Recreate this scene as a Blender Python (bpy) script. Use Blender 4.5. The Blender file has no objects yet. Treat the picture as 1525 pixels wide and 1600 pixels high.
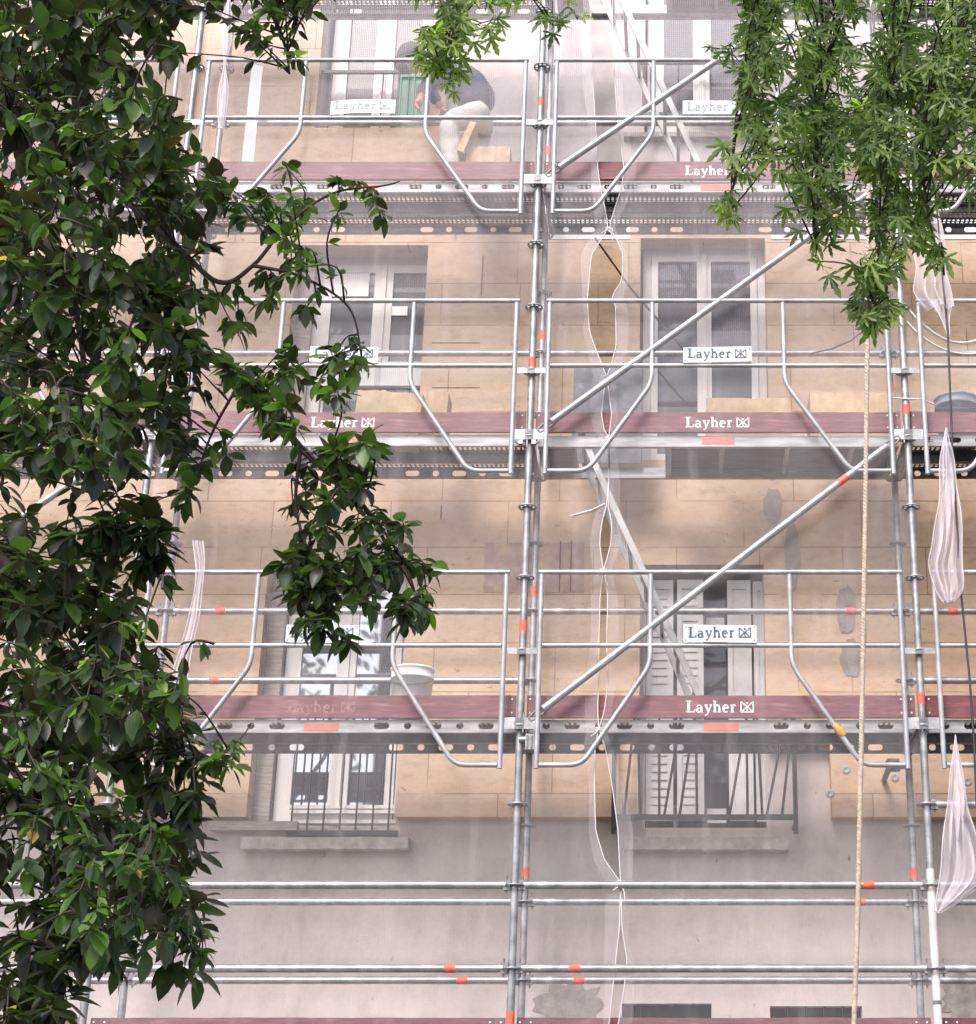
import bpy, math, random
from mathutils import Vector, Matrix
random.seed(11)
PI = math.pi
sc = bpy.context.scene
C = sc.collection
# ------------------------------------------------------------------ camera
CAMZ = 1.6
F = 2659.24; PITCH = math.radians(20.826); PX = 1057.07      # measured on a 1525x1600 frame
cam = bpy.data.cameras.new('camera'); co = bpy.data.objects.new('camera', cam); C.objects.link(co)
co.location = (0, 0, CAMZ); co.rotation_euler = (PI/2 + PITCH, 0, 0)
cam.sensor_width = 36; cam.sensor_height = 36; cam.lens = F/1600*36
cam.shift_x = -(PX-762.5)/1600
cam.clip_start = .05; cam.clip_end = 900
sc.camera = co
# ------------------------------------------------------------------ world, sun, exposure
SUN_EL, SUN_AZ = math.radians(46), math.radians(200)     # azimuth clockwise from +Y
w = bpy.data.worlds.new('World'); sc.world = w; w.use_nodes = True
nt = w.node_tree; nt.nodes.clear()
sky = nt.nodes.new('ShaderNodeTexSky'); sky.sky_type = 'NISHITA'; sky.sun_disc = False
sky.sun_elevation = SUN_EL; sky.sun_rotation = SUN_AZ
sky.air_density = 1.0; sky.dust_density = 3.5; sky.ozone_density = .6
bg = nt.nodes.new('ShaderNodeBackground'); bg.inputs[1].default_value = .15
wo = nt.nodes.new('ShaderNodeOutputWorld')
nt.links.new(sky.outputs[0], bg.inputs[0]); nt.links.new(bg.outputs[0], wo.inputs[0])
sl = bpy.data.lights.new('sun', 'SUN'); so = bpy.data.objects.new('sun', sl); C.objects.link(so)
sl.energy = 1.5; sl.angle = math.radians(18); sl.color = (1, .945, .95)
sd = Vector((math.sin(SUN_AZ)*math.cos(SUN_EL), math.cos(SUN_AZ)*math.cos(SUN_EL), math.sin(SUN_EL)))
so.rotation_euler = sd.to_track_quat('Z', 'Y').to_euler(); so.location = (0, -5, 30)
sc.view_settings.view_transform = 'Standard'; sc.view_settings.look = 'None'
sc.view_settings.gamma = 1; sc.view_settings.exposure = 1.08
sc.render.resolution_x = 976; sc.render.resolution_y = 1024
try:
    sc.cycles.transparent_max_bounces = 32; sc.cycles.max_bounces = 8
except Exception: pass

# ------------------------------------------------------------------ measuring helper: the surveyed photo point (px,py) at distance Y
def at(px, py, Y):
    a = (px-PX)/F; b = (800-py)/F
    dy = math.cos(PITCH)-b*math.sin(PITCH); dz = math.sin(PITCH)+b*math.cos(PITCH)
    s = Y/dy
    return Vector((a*s, Y, CAMZ+dz*s))

# ------------------------------------------------------------------ mesh helpers
class MB:
    def __init__(s): s.v = []; s.f = []; s.sm = []; s.at = []
    def add(s, vs, fs, smooth=False, a=0.):
        b = len(s.v); s.v += [tuple(v) for v in vs]; s.at += [a]*len(vs)
        for f in fs: s.f.append(tuple(b+i for i in f)); s.sm.append(smooth)
    def box(s, x0, x1, y0, y1, z0, z1):
        vs = [(x, y, z) for x in (x0, x1) for y in (y0, y1) for z in (z0, z1)]
        s.add(vs, [(0,1,3,2),(4,6,7,5),(0,4,5,1),(2,3,7,6),(0,2,6,4),(1,5,7,3)])
    def obox(s, c, sx, sy, sz, M=None, j=0):
        vs = []
        for x in (-1,1):
            for y in (-1,1):
                for z in (-1,1):
                    p = Vector((x*sx/2+random.uniform(-j,j), y*sy/2+random.uniform(-j,j), z*sz/2+random.uniform(-j,j)))
                    if M is not None: p = M @ p
                    vs.append(p+Vector(c))
        s.add(vs, [(0,1,3,2),(4,6,7,5),(0,4,5,1),(2,3,7,6),(0,2,6,4),(1,5,7,3)])
    def tube(s, pts, r, n=12, caps=True, a=0.):
        pts = [Vector(p) for p in pts]
        m = len(pts); rs = r if isinstance(r, (list, tuple)) else [r]*m
        T = []
        for i in range(m):
            if i == 0: t = pts[1]-pts[0]
            elif i == m-1: t = pts[-1]-pts[-2]
            else: t = (pts[i]-pts[i-1]).normalized()+(pts[i+1]-pts[i]).normalized()
            T.append(t.normalized())
        up = Vector((0,0,1)) if abs(T[0].z) < .9 else Vector((0,1,0))
        u = T[0].cross(up).normalized(); vs = []
        for i in range(m):
            u = (u-T[i]*u.dot(T[i])).normalized(); v = T[i].cross(u)
            for k in range(n):
                ang = 2*PI*k/n
                vs.append(pts[i]+(u*math.cos(ang)+v*math.sin(ang))*rs[i])
        fs = [(i*n+k, i*n+(k+1)%n, (i+1)*n+(k+1)%n, (i+1)*n+k) for i in range(m-1) for k in range(n)]
        s.add(vs, fs, True, a)
        if caps:
            s.add(vs[:n], [tuple(range(n))[::-1]], False, a); s.add(vs[-n:], [tuple(range(n))], False, a)
    def lathe(s, c, prof, n=28, M=None):
        vs = []
        for r, z in prof:
            for k in range(n):
                p = Vector((r*math.cos(2*PI*k/n), r*math.sin(2*PI*k/n), z))
                if M is not None: p = M @ p
                vs.append(p+Vector(c))
        m = len(prof)
        s.add(vs, [(i*n+k, i*n+(k+1)%n, (i+1)*n+(k+1)%n, (i+1)*n+k) for i in range(m-1) for k in range(n)], True)
    def grid(s, rows, smooth=True):
        n = len(rows[0]); vs = [p for r in rows for p in r]
        s.add(vs, [(i*n+k, i*n+k+1, (i+1)*n+k+1, (i+1)*n+k) for i in range(len(rows)-1) for k in range(n-1)], smooth)
    def prism(s, pts, depth):      # closed outline (3D points), extruded along +Y
        n = len(pts); vs = [Vector(p) for p in pts]+[Vector(p)+Vector((0,depth,0)) for p in pts]
        s.add(vs, [tuple(range(n)), tuple(range(2*n-1, n-1, -1))]+[(i, i+n, (i+1)%n+n, (i+1)%n) for i in range(n)])
    def holeplate(s, x0, x1, z0, z1, y, holes, axis='xz'):
        # strip with rounded slots; holes = sorted (cx, halfwidth); radius fixed .4 of height
        zc = (z0+z1)/2; R = (z1-z0)*.27; x = x0
        def q(a, b):
            if b-a > 1e-4: s.add([(a,y,z0),(b,y,z0),(b,y,z1),(a,y,z1)], [(0,1,2,3)])
        for cx, hw in holes:
            ext = hw+R+.012
            a, b = cx-ext, cx+ext
            if a < x or b > x1: continue
            q(x, a); x = b
            N = 16; inn = []; out = []
            for k in range(N):
                t = 2*PI*(k+.5)/N; c_, s_ = math.cos(t), math.sin(t)
                inn.append((cx+(hw if c_ > 0 else -hw)+R*c_, y, zc+R*s_))
                m = max(abs(c_), abs(s_)); out.append((cx+ext*c_/m, y, zc+(z1-z0)/2*s_/m))
            s.add(inn+out, [(k, (k+1)%N, N+(k+1)%N, N+k) for k in range(N)])
            # corner fillers keep the strip rectangular
            for k in range(N):
                p, r_ = out[k], out[(k+1)%N]
                if abs(p[0]-r_[0]) > 1e-6 and abs(p[2]-r_[2]) > 1e-6:
                    cxn = b if (p[0]+r_[0])/2 > cx else a; czn = z1 if (p[2]+r_[2])/2 > zc else z0
                    s.add([p, r_, (cxn, y, czn)], [(0,1,2)])
        q(x, x1)
    def build(s, name, mat, parent=None, offset=True):
        o_ = Vector((0,0,0))
        if parent is not None and offset:
            p = parent
            while p is not None: o_ = o_+p.location; p = p.parent
        me = bpy.data.meshes.new(name)
        me.from_pydata([(v[0]-o_.x, v[1]-o_.y, v[2]-o_.z) for v in s.v], [], s.f)
        me.polygons.foreach_set('use_smooth', s.sm)
        if any(s.at):
            a = me.attributes.new('rnd', 'FLOAT', 'POINT'); a.data.foreach_set('value', s.at)
        me.materials.append(mat); me.update()
        o = bpy.data.objects.new(name, me); C.objects.link(o)
        if parent is not None: o.parent = parent
        return o

def tag(o, label=None, cat=None, group=None, kind=None):
    if label: o['label'] = label
    if cat: o['category'] = cat
    if group: o['group'] = group
    if kind: o['kind'] = kind
    return o
def empty(name, loc, label=None, cat=None, group=None):
    o = bpy.data.objects.new(name, None); C.objects.link(o); o.location = loc; o.empty_display_size = .1
    return tag(o, label, cat, group)
def kids(o): return [c for c in bpy.data.objects if c.parent == o]
def dup(o, loc, label, group=None):
    def cp(a, par):
        c = a.copy(); C.objects.link(c); c.parent = par
        for ch in kids(a):
            if ch is not c: cp(ch, c)
        return c
    c = cp(o, None); c.location = loc; c['label'] = label
    if group: c['group'] = group
    return c

# ------------------------------------------------------------------ materials
def newmat(name):
    m = bpy.data.materials.new(name); m.use_nodes = True; m.node_tree.nodes.clear()
    return m, m.node_tree
def N(t, typ, **kw):
    n = t.nodes.new(typ)
    for k, v in kw.items(): setattr(n, k, v)
    return n
def ramp(t, src, stops):
    r = N(t, 'ShaderNodeValToRGB'); e = r.color_ramp.elements
    while len(e) < len(stops): e.new(.5)
    for i, (p, c) in enumerate(stops): e[i].position = p; e[i].color = (c[0], c[1], c[2], 1)
    t.links.new(src, r.inputs[0]); return r.outputs[0]
def noise(t, scale, detail=5, rough=.6, sx=1, sy=1, sz=1, coord='Object'):
    tc = N(t, 'ShaderNodeTexCoord'); mp = N(t, 'ShaderNodeMapping'); mp.inputs['Scale'].default_value = (sx, sy, sz)
    n = N(t, 'ShaderNodeTexNoise'); n.inputs['Scale'].default_value = scale
    n.inputs['Detail'].default_value = detail; n.inputs['Roughness'].default_value = rough
    t.links.new(tc.outputs[coord], mp.inputs[0]); t.links.new(mp.outputs[0], n.inputs['Vector'])
    return n.outputs[0]
def mix(t, f, a, b, mode='MIX'):
    m = N(t, 'ShaderNodeMix', data_type='RGBA', blend_type=mode)
    for i, x in ((0, f), (6, a), (7, b)):
        if hasattr(x, 'links'): t.links.new(x, m.inputs[i])
        elif i == 0: m.inputs[0].default_value = x
        else: m.inputs[i].default_value = (*x, 1)
    return m.outputs[2]
def math_(t, op, a, b=0., c=None):
    m = N(t, 'ShaderNodeMath', operation=op)
    for i, x in enumerate((a, b) if c is None else (a, b, c)):
        if hasattr(x, 'links'): t.links.new(x, m.inputs[i])
        else: m.inputs[i].default_value = x
    return m.outputs[0]
def mat(name, stops, scale=8, rough=.6, metal=0., bump=.0, bscale=60, stretch=(1,1,1), spec=.5, rvar=0.):
    m, t = newmat(name); p = N(t, 'ShaderNodeBsdfPrincipled'); o = N(t, 'ShaderNodeOutputMaterial')
    n = noise(t, scale, 6, .65, *stretch)
    t.links.new(ramp(t, n, stops), p.inputs['Base Color'])
    p.inputs['Roughness'].default_value = rough; p.inputs['Metallic'].default_value = metal
    p.inputs['Specular IOR Level'].default_value = spec
    if rvar:
        t.links.new(math_(t, 'MULTIPLY_ADD', noise(t, scale*2.3), rvar, rough-rvar/2), p.inputs['Roughness'])
    if bump:
        b = N(t, 'ShaderNodeBump'); b.inputs['Strength'].default_value = bump; b.inputs['Distance'].default_value = .01
        t.links.new(noise(t, bscale, 5, .6, *stretch), b.inputs['Height']); t.links.new(b.outputs[0], p.inputs['Normal'])
    t.links.new(p.outputs[0], o.inputs[0]); return m
def flat(name, c, rough=.6, metal=0., var=.12, scale=12, bump=0.):
    a = tuple(x*(1-var) for x in c); b = tuple(min(1, x*(1+var)) for x in c)
    return mat(name, [(.35, a), (.65, b)], scale, rough, metal, bump)

M = {}
M['galv'] = mat('galvanised_steel', [(.3, (.20,.205,.215)), (.5, (.31,.315,.33)), (.66, (.45,.45,.47)), (.71, (.66,.64,.62))], 9, .42, .55, .05, 90, (1,1,1), .5, .25)
M['galv_white'] = mat('bright_zinc_tube', [(.3, (.27,.275,.29)), (.5, (.37,.375,.39)), (.68, (.50,.50,.51)), (.73, (.70,.68,.66))], 7, .4, .35, .04, 90)
M['galv_dark'] = mat('weathered_steel', [(.3, (.13,.13,.14)), (.5, (.21,.21,.22)), (.75, (.35,.34,.35))], 6, .55, .45, .08, 60)
M['deck'] = mat('grey_steel_deck', [(.3, (.045,.05,.06)), (.5, (.085,.09,.10)), (.75, (.19,.19,.20))], 5, .55, .4, .06, 60, (1,3,1))
M['beam'] = mat('deck_edge_steel', [(.3, (.19,.195,.205)), (.5, (.28,.285,.295)), (.75, (.42,.42,.43))], 5, .5, .35, .05, 60, (1,1,6))
M['alu'] = mat('aluminium', [(.3, (.22,.22,.225)), (.6, (.32,.32,.325)), (.8, (.42,.42,.42))], 10, .35, .4, .03)
M['red'] = flat('orange_red_paint', (.70,.13,.085), .5, 0, .25, 30)
M['toe'] = mat('wine_red_plywood', [(.25, (.06,.018,.032)), (.42, (.11,.030,.042)), (.55, (.155,.045,.055)), (.66, (.22,.085,.095)), (.78, (.40,.27,.26))], 5, .6, 0, .15, 40, (1,1,7))
M['white_paint'] = flat('white_lettering', (.80,.76,.74), .6, 0, .12, 60)
M['white_faded'] = flat('worn_white_lettering', (.24,.10,.105), .6, 0, .5, 40)
M['sign'] = flat('white_plate', (.58,.60,.62), .4, 0, .03)
M['sign_ink'] = flat('slate_blue_ink', (.045,.07,.11), .5)
M['sign_worn'] = flat('worn_blue_ink', (.22,.26,.32), .5, 0, .35, 50)
M['pvc'] = flat('white_window_frame', (.62,.61,.61), .4, 0, .05)
M['stone'] = mat('window_sill_stone', [(.3, (.28,.25,.23)), (.55, (.42,.38,.35)), (.75, (.55,.51,.48))], 9, .85, 0, .5, 30)
M['shutter'] = mat('grey_shutter_paint', [(.3, (.48,.47,.48)), (.6, (.62,.61,.62))], 5, .55, 0, .05, 30)
M['black'] = flat('black_iron', (.035,.037,.042), .5, .2)
M['dark'] = flat('dark_opening', (.03,.03,.033), .9)
M['foam'] = mat('cut_insulation_board', [(.3, (.40,.28,.17)), (.55, (.49,.36,.23)), (.75, (.57,.44,.30))], 10, .9, 0, .4, 50)
M['bucket'] = flat('white_plastic', (.82,.82,.82), .35, 0, .04)
M['bluegrey'] = flat('blue_grey_plastic', (.20,.23,.30), .45)
M['green'] = flat('green_plastic', (.08,.34,.20), .5)
M['slate'] = mat('slate_grey_sheet', [(.3, (.07,.075,.09)), (.6, (.13,.14,.16)), (.8, (.3,.3,.31))], 9, .8)
M['rope'] = mat('hemp_rope', [(.3, (.32,.26,.20)), (.6, (.55,.47,.38)), (.8, (.68,.60,.50))], 40, .9, 0, .3, 120)
M['bark'] = mat('bark', [(.3, (.020,.016,.014)), (.6, (.06,.045,.038)), (.8, (.12,.09,.075))], 14, .9, 0, .5, 40)
M['mortar'] = mat('grey_mortar', [(.3, (.23,.20,.18)), (.6, (.34,.30,.27))], 12, .95, 0, .5, 40)
M['washer'] = flat('grey_washer', (.35,.34,.33), .6)
M['plaster_patch'] = mat('rough_patched_plaster', [(.3, (.20,.18,.165)), (.55, (.31,.285,.26)), (.75, (.42,.39,.36))], 9, .95, 0, 1., 14)
M['plank'] = mat('old_plank', [(.3, (.24,.21,.19)), (.6, (.38,.34,.31)), (.8, (.5,.46,.42))], 8, .85, 0, .2, 30, (1,1,8))
M['paper'] = flat('white_sheet', (.85,.85,.85), .7, 0, .03)
M['asphalt'] = mat('asphalt', [(.3, (.04,.04,.042)), (.7, (.07,.07,.07))], 30, .9, 0, .3, 120)
M['paving'] = mat('pavement_concrete', [(.3, (.18,.17,.16)), (.7, (.28,.27,.25))], 6, .9, 0, .2, 60)
M['skin'] = flat('skin', (.42,.21,.15), .55, 0, .08)
M['glove'] = flat('pink_work_glove', (.40,.14,.13), .8, 0, .2, 40)
M['shirt'] = mat('slate_blue_cotton', [(.3, (.035,.042,.07)), (.7, (.075,.085,.13))], 14, .9, 0, .3, 30)
M['trousers'] = mat('cream_work_cotton', [(.3, (.42,.41,.40)), (.7, (.58,.57,.55))], 9, .9, 0, .35, 16)
M['cap'] = flat('grey_cap_cloth', (.05,.048,.058), .9, 0, .2, 40)
M['shoe'] = flat('dark_boot', (.06,.05,.05), .8)

# wall render: pinkish grey with stains
def wall_mat():
    m, t = newmat('old_wall_render'); p = N(t, 'ShaderNodeBsdfPrincipled'); o = N(t, 'ShaderNodeOutputMaterial')
    c = ramp(t, noise(t, .9, 8, .62), [(.3, (.39,.345,.33)), (.5, (.49,.435,.42)), (.72, (.56,.505,.49))])
    s = ramp(t, noise(t, 2.2, 9, .75, 1, 1, .25), [(.42, (1,1,1)), (.6, (.93,.92,.91)), (.72, (.80,.78,.76))])
    c = mix(t, 1., c, s, 'MULTIPLY')
    sp = ramp(t, noise(t, 7, 2, .5, 1, 1, .5), [(.735, (1,1,1)), (.76, (.42,.38,.35))])
    c = mix(t, 1., c, sp, 'MULTIPLY')
    # bare upper wall is painted paler
    tc = N(t, 'ShaderNodeTexCoord'); se = N(t, 'ShaderNodeSeparateXYZ'); t.links.new(tc.outputs['Object'], se.inputs[0])
    f = math_(t, 'GREATER_THAN', se.outputs[2], 7.5)
    c = mix(t, f, c, ramp(t, noise(t, 1.5, 6), [(.3, (.44,.40,.40)), (.6, (.56,.52,.52))]))
    c = mix(t, 1., c, ramp(t, noise(t, 16, 3, .6, 1, 1, .45), [(.70, (1,1,1)), (.735, (.62,.58,.55))]), 'MULTIPLY')
    c = mix(t, 1., c, ramp(t, noise(t, 5, 10, .8), [(.35, (.88,.87,.86)), (.5, (1,1,1)), (.62, (1.06,1.05,1.05))]), 'MULTIPLY')
    t.links.new(c, p.inputs['Base Color']); p.inputs['Roughness'].default_value = .93
    b = N(t, 'ShaderNodeBump'); b.inputs['Strength'].default_value = .5; b.inputs['Distance'].default_value = .02
    t.links.new(noise(t, 4, 9, .7), b.inputs['Height']); t.links.new(b.outputs[0], p.inputs['Normal'])
    t.links.new(p.outputs[0], o.inputs[0]); return m
M['wall'] = wall_mat()
# insulation boards: staggered board joints, tone per board, scuffs
def ins_mat():
    m, t = newmat('tan_insulation_boards'); p = N(t, 'ShaderNodeBsdfPrincipled'); o = N(t, 'ShaderNodeOutputMaterial')
    tc = N(t, 'ShaderNodeTexCoord'); se = N(t, 'ShaderNodeSeparateXYZ'); t.links.new(tc.outputs['Object'], se.inputs[0])
    cb = N(t, 'ShaderNodeCombineXYZ'); 
    wob = math_(t, 'MULTIPLY_ADD', noise(t, 1.3, 3), .012, 0.)
    t.links.new(se.outputs[0], cb.inputs[0]); t.links.new(math_(t, 'ADD', se.outputs[2], wob), cb.inputs[1])
    br = N(t, 'ShaderNodeTexBrick'); br.offset = .43; br.squash = .7; br.squash_frequency = 3
    t.links.new(cb.outputs[0], br.inputs['Vector'])
    br.inputs['Scale'].default_value = 1; br.inputs['Brick Width'].default_value = .86; br.inputs['Row Height'].default_value = .36
    br.inputs['Mortar Size'].default_value = .0045; br.inputs['Mortar Smooth'].default_value = .2
    br.inputs['Color1'].default_value = (.46,.335,.225,1); br.inputs['Color2'].default_value = (.58,.44,.32,1)
    br.inputs['Mortar'].default_value = (.26,.155,.08,1)
    # joints come and go
    gate = ramp(t, noise(t, 1.7, 4, .6), [(.40, (0,0,0)), (.52, (1,1,1))])
    plain = ramp(t, noise(t, .8, 5), [(.3, (.46,.335,.225)), (.52, (.55,.41,.29)), (.75, (.64,.51,.385))])
    c = mix(t, gate, plain, br.outputs[0])
    c = mix(t, .55, c, plain)
    c = mix(t, math_(t, 'MULTIPLY', br.outputs['Fac'], math_(t, 'MULTIPLY_ADD', gate, .45, .06)), c, (.15,.085,.05))
    sc_ = ramp(t, noise(t, 3.5, 8, .75, 1, 1, 2.2), [(.54, (1,1,1)), (.64, (.87,.83,.82)), (.76, (.66,.58,.58))])
    c = mix(t, 1., c, sc_, 'MULTIPLY')
    red = ramp(t, noise(t, .55, 4, .6), [(.56, (0,0,0)), (.72, (1,1,1))])
    c = mix(t, math_(t, 'MULTIPLY', red, .3), c, (.55,.24,.10))
    pk = ramp(t, noise(t, 1.3, 7, .7, 1.4, 1, .6), [(.5, (0,0,0)), (.68, (1,1,1))])
    c = mix(t, math_(t, 'MULTIPLY', pk, .30), c, (.44,.31,.30))
    c = mix(t, 1., c, ramp(t, noise(t, 9, 10, .8, .7, 1, 1.5), [(.34, (.84,.80,.77)), (.48, (1,1,1)), (.64, (1.10,1.09,1.08))]), 'MULTIPLY')
    c = mix(t, 1., c, ramp(t, noise(t, 13, 3, .6, .6, 1, 1.6), [(.71, (1,1,1)), (.74, (.60,.50,.42))]), 'MULTIPLY')
    t.links.new(c, p.inputs['Base Color']); p.inputs['Roughness'].default_value = .9
    b = N(t, 'ShaderNodeBump'); b.inputs['Strength'].default_value = .35; b.inputs['Distance'].default_value = .01
    t.links.new(noise(t, 14, 6, .7), b.inputs['Height']); t.links.new(b.outputs[0], p.inputs['Normal'])
    t.links.new(p.outputs[0], o.inputs[0]); return m
M['ins'] = ins_mat()
def net_mat(name, lo, hi, weave=True):
    m, t = newmat(name); o = N(t, 'ShaderNodeOutputMaterial')
    tr = N(t, 'ShaderNodeBsdfTransparent'); df = N(t, 'ShaderNodeBsdfDiffuse'); tl = N(t, 'ShaderNodeBsdfTranslucent')
    df.inputs[0].default_value = (.90,.845,.90,1); tl.inputs[0].default_value = (.90,.845,.90,1)
    mx = N(t, 'ShaderNodeMixShader'); mx.inputs[0].default_value = .2
    t.links.new(df.outputs[0], mx.inputs[1]); t.links.new(tl.outputs[0], mx.inputs[2])
    tc = N(t, 'ShaderNodeTexCoord'); se = N(t, 'ShaderNodeSeparateXYZ'); t.links.new(tc.outputs['Object'], se.inputs[0])
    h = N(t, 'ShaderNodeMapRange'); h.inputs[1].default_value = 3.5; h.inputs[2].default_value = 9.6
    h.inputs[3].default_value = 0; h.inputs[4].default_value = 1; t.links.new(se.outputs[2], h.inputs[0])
    hh = math_(t, 'MULTIPLY_ADD', math_(t, 'POWER', h.outputs[0], 2.0), hi-lo, lo)  # coverage rises with height, imitating the bright glare towards the top
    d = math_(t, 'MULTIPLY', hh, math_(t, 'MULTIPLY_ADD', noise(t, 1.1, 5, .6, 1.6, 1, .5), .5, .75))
    # soft vertical folds
    d = math_(t, 'ADD', d, math_(t, 'MULTIPLY', math_(t, 'SUBTRACT', noise(t, 5, 3, .6, 1.6, 1, .12), .5), .07))
    # creases running down from the lacing points
    d = math_(t, 'ADD', d, math_(t, 'MULTIPLY', math_(t, 'MAXIMUM', math_(t, 'SUBTRACT', noise(t, 3.2, 2, .5, 2.6, 1, .35), .56), 0.), .35))
    if weave:
        wv = math_(t, 'SINE', math_(t, 'MULTIPLY', math_(t, 'ADD', se.outputs[0], math_(t, 'MULTIPLY', noise(t, 2, 2), .01)), 2*PI/.0143))
        d = math_(t, 'MULTIPLY', d, math_(t, 'MULTIPLY_ADD', wv, .30, 1.))
        wh = math_(t, 'SINE', math_(t, 'MULTIPLY', se.outputs[2], 2*PI/.019))
        d = math_(t, 'MULTIPLY', d, math_(t, 'MULTIPLY_ADD', wh, .05, 1.))
    d = math_(t, 'MINIMUM', math_(t, 'MAXIMUM', d, .03), .92)
    m2 = N(t, 'ShaderNodeMixShader'); t.links.new(d, m2.inputs[0])
    t.links.new(tr.outputs[0], m2.inputs[1]); t.links.new(mx.outputs[0], m2.inputs[2])
    t.links.new(m2.outputs[0], o.inputs[0]); return m
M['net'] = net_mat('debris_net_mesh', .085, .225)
M['net_bunch'] = net_mat('gathered_net_mesh', .34, .46, False)
M['net_fold'] = net_mat('folded_net_edge', .10, .18, False)
M['hem'] = flat('net_hem', (.62,.59,.60), .8, 0, .05)
def leaf_mat(name, stops, trans, tf=.35, gloss=.35):
    m, t = newmat(name); o = N(t, 'ShaderNodeOutputMaterial'); p = N(t, 'ShaderNodeBsdfPrincipled')
    a = N(t, 'ShaderNodeAttribute'); a.attribute_name = 'rnd'
    c = ramp(t, a.outputs['Fac'], stops)
    c = mix(t, .35, c, mix(t, 1., c, ramp(t, noise(t, 30, 3), [(.3, (.6,.6,.6)), (.7, (1.3,1.3,1.1))]), 'MULTIPLY'))
    t.links.new(c, p.inputs['Base Color']); p.inputs['Roughness'].default_value = gloss
    p.inputs['Specular IOR Level'].default_value = .5
    tl = N(t, 'ShaderNodeBsdfTranslucent'); t.links.new(mix(t, 1., c, trans, 'MULTIPLY'), tl.inputs[0])
    mx = N(t, 'ShaderNodeMixShader'); mx.inputs[0].default_value = tf
    t.links.new(p.outputs[0], mx.inputs[1]); t.links.new(tl.outputs[0], mx.inputs[2])
    t.links.new(mx.outputs[0], o.inputs[0]); return m
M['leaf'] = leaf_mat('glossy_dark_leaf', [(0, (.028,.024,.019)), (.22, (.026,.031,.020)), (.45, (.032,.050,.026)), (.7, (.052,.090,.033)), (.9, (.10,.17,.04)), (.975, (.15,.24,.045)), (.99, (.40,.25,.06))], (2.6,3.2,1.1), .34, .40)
M['maple'] = leaf_mat('maple_leaf', [(0, (.04,.065,.025)), (.4, (.075,.125,.035)), (.8, (.14,.21,.045)), (1, (.24,.32,.07))], (2.2,2.8,1.1), .42, .45)
def glass_mat(name, base, refl):
    m, t = newmat(name); o = N(t, 'ShaderNodeOutputMaterial'); p = N(t, 'ShaderNodeBsdfPrincipled'); g = N(t, 'ShaderNodeBsdfGlossy')
    c = ramp(t, noise(t, 3.2, 6, .7), [(.3, tuple(x*.5 for x in base)), (.7, tuple(x*1.7 for x in base))])
    t.links.new(c, p.inputs['Base Color']); p.inputs['Roughness'].default_value = .3; p.inputs['Specular IOR Level'].default_value = .25
    g.inputs['Roughness'].default_value = .03; g.inputs[0].default_value = (.85,.9,1,1)
    b = N(t, 'ShaderNodeBump'); b.inputs['Strength'].default_value = .05; t.links.new(noise(t, 3, 2), b.inputs['Height'])
    t.links.new(b.outputs[0], g.inputs['Normal'])
    mx = N(t, 'ShaderNodeMixShader'); mx.inputs[0].default_value = refl
    t.links.new(p.outputs[0], mx.inputs[1]); t.links.new(g.outputs[0], mx.inputs[2]); t.links.new(mx.outputs[0], o.inputs[0]); return m
M['glass'] = glass_mat('window_glass', (.025,.032,.042), .04)
M['glass_bright'] = glass_mat('window_glass_sky', (.06,.07,.085), .33)
def perf_mat():     # perforated deck plate: real see-through holes in rows
    m, t = newmat('perforated_deck_plate'); o = N(t, 'ShaderNodeOutputMaterial'); p = N(t, 'ShaderNodeBsdfPrincipled')
    t.links.new(ramp(t, noise(t, 4, 6, .6, 1, 3, 1), [(.3, (.04,.045,.055)), (.5, (.08,.085,.095)), (.75, (.17,.17,.18))]), p.inputs['Base Color'])
    p.inputs['Roughness'].default_value = .55; p.inputs['Metallic'].default_value = .35
    tc = N(t, 'ShaderNodeTexCoord'); se = N(t, 'ShaderNodeSeparateXYZ'); t.links.new(tc.outputs['Object'], se.inputs[0])
    fx = math_(t, 'SUBTRACT', math_(t, 'FRACT', math_(t, 'DIVIDE', se.outputs[0], .034)), .5)
    fy = math_(t, 'SUBTRACT', math_(t, 'FRACT', math_(t, 'DIVIDE', se.outputs[1], .034)), .5)
    r = math_(t, 'SQRT', math_(t, 'ADD', math_(t, 'MULTIPLY', fx, fx), math_(t, 'MULTIPLY', fy, fy)))
    hole = math_(t, 'LESS_THAN', r, .33)
    tr = N(t, 'ShaderNodeBsdfTransparent'); mx = N(t, 'ShaderNodeMixShader')
    t.links.new(hole, mx.inputs[0]); t.links.new(p.outputs[0], mx.inputs[1]); t.links.new(tr.outputs[0], mx.inputs[2])
    t.links.new(mx.outputs[0], o.inputs[0]); return m
M['perf'] = perf_mat()

# ------------------------------------------------------------------ setting
Yo, Yi = 10.643, 11.373            # outer and inner scaffold planes
YW, YINS = 11.76, 11.64            # wall face, insulation face
XS = [-6.139, -3.569, -.999, 1.571, 4.141]
BAY = 2.57
LEV = [2.1834, 4.1834, 6.1834, 8.1834, 10.1834]
m = MB(); m.add([(-80,-80,0),(80,-80,0),(80,80,0),(-80,80,0)], [(0,1,2,3)]); tag(m.build('ground', M['asphalt']), kind='structure')
m = MB(); m.box(-30,30,7.6,YW+.02,.004,.13); tag(m.build('pavement', M['paving']), kind='structure')

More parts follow.
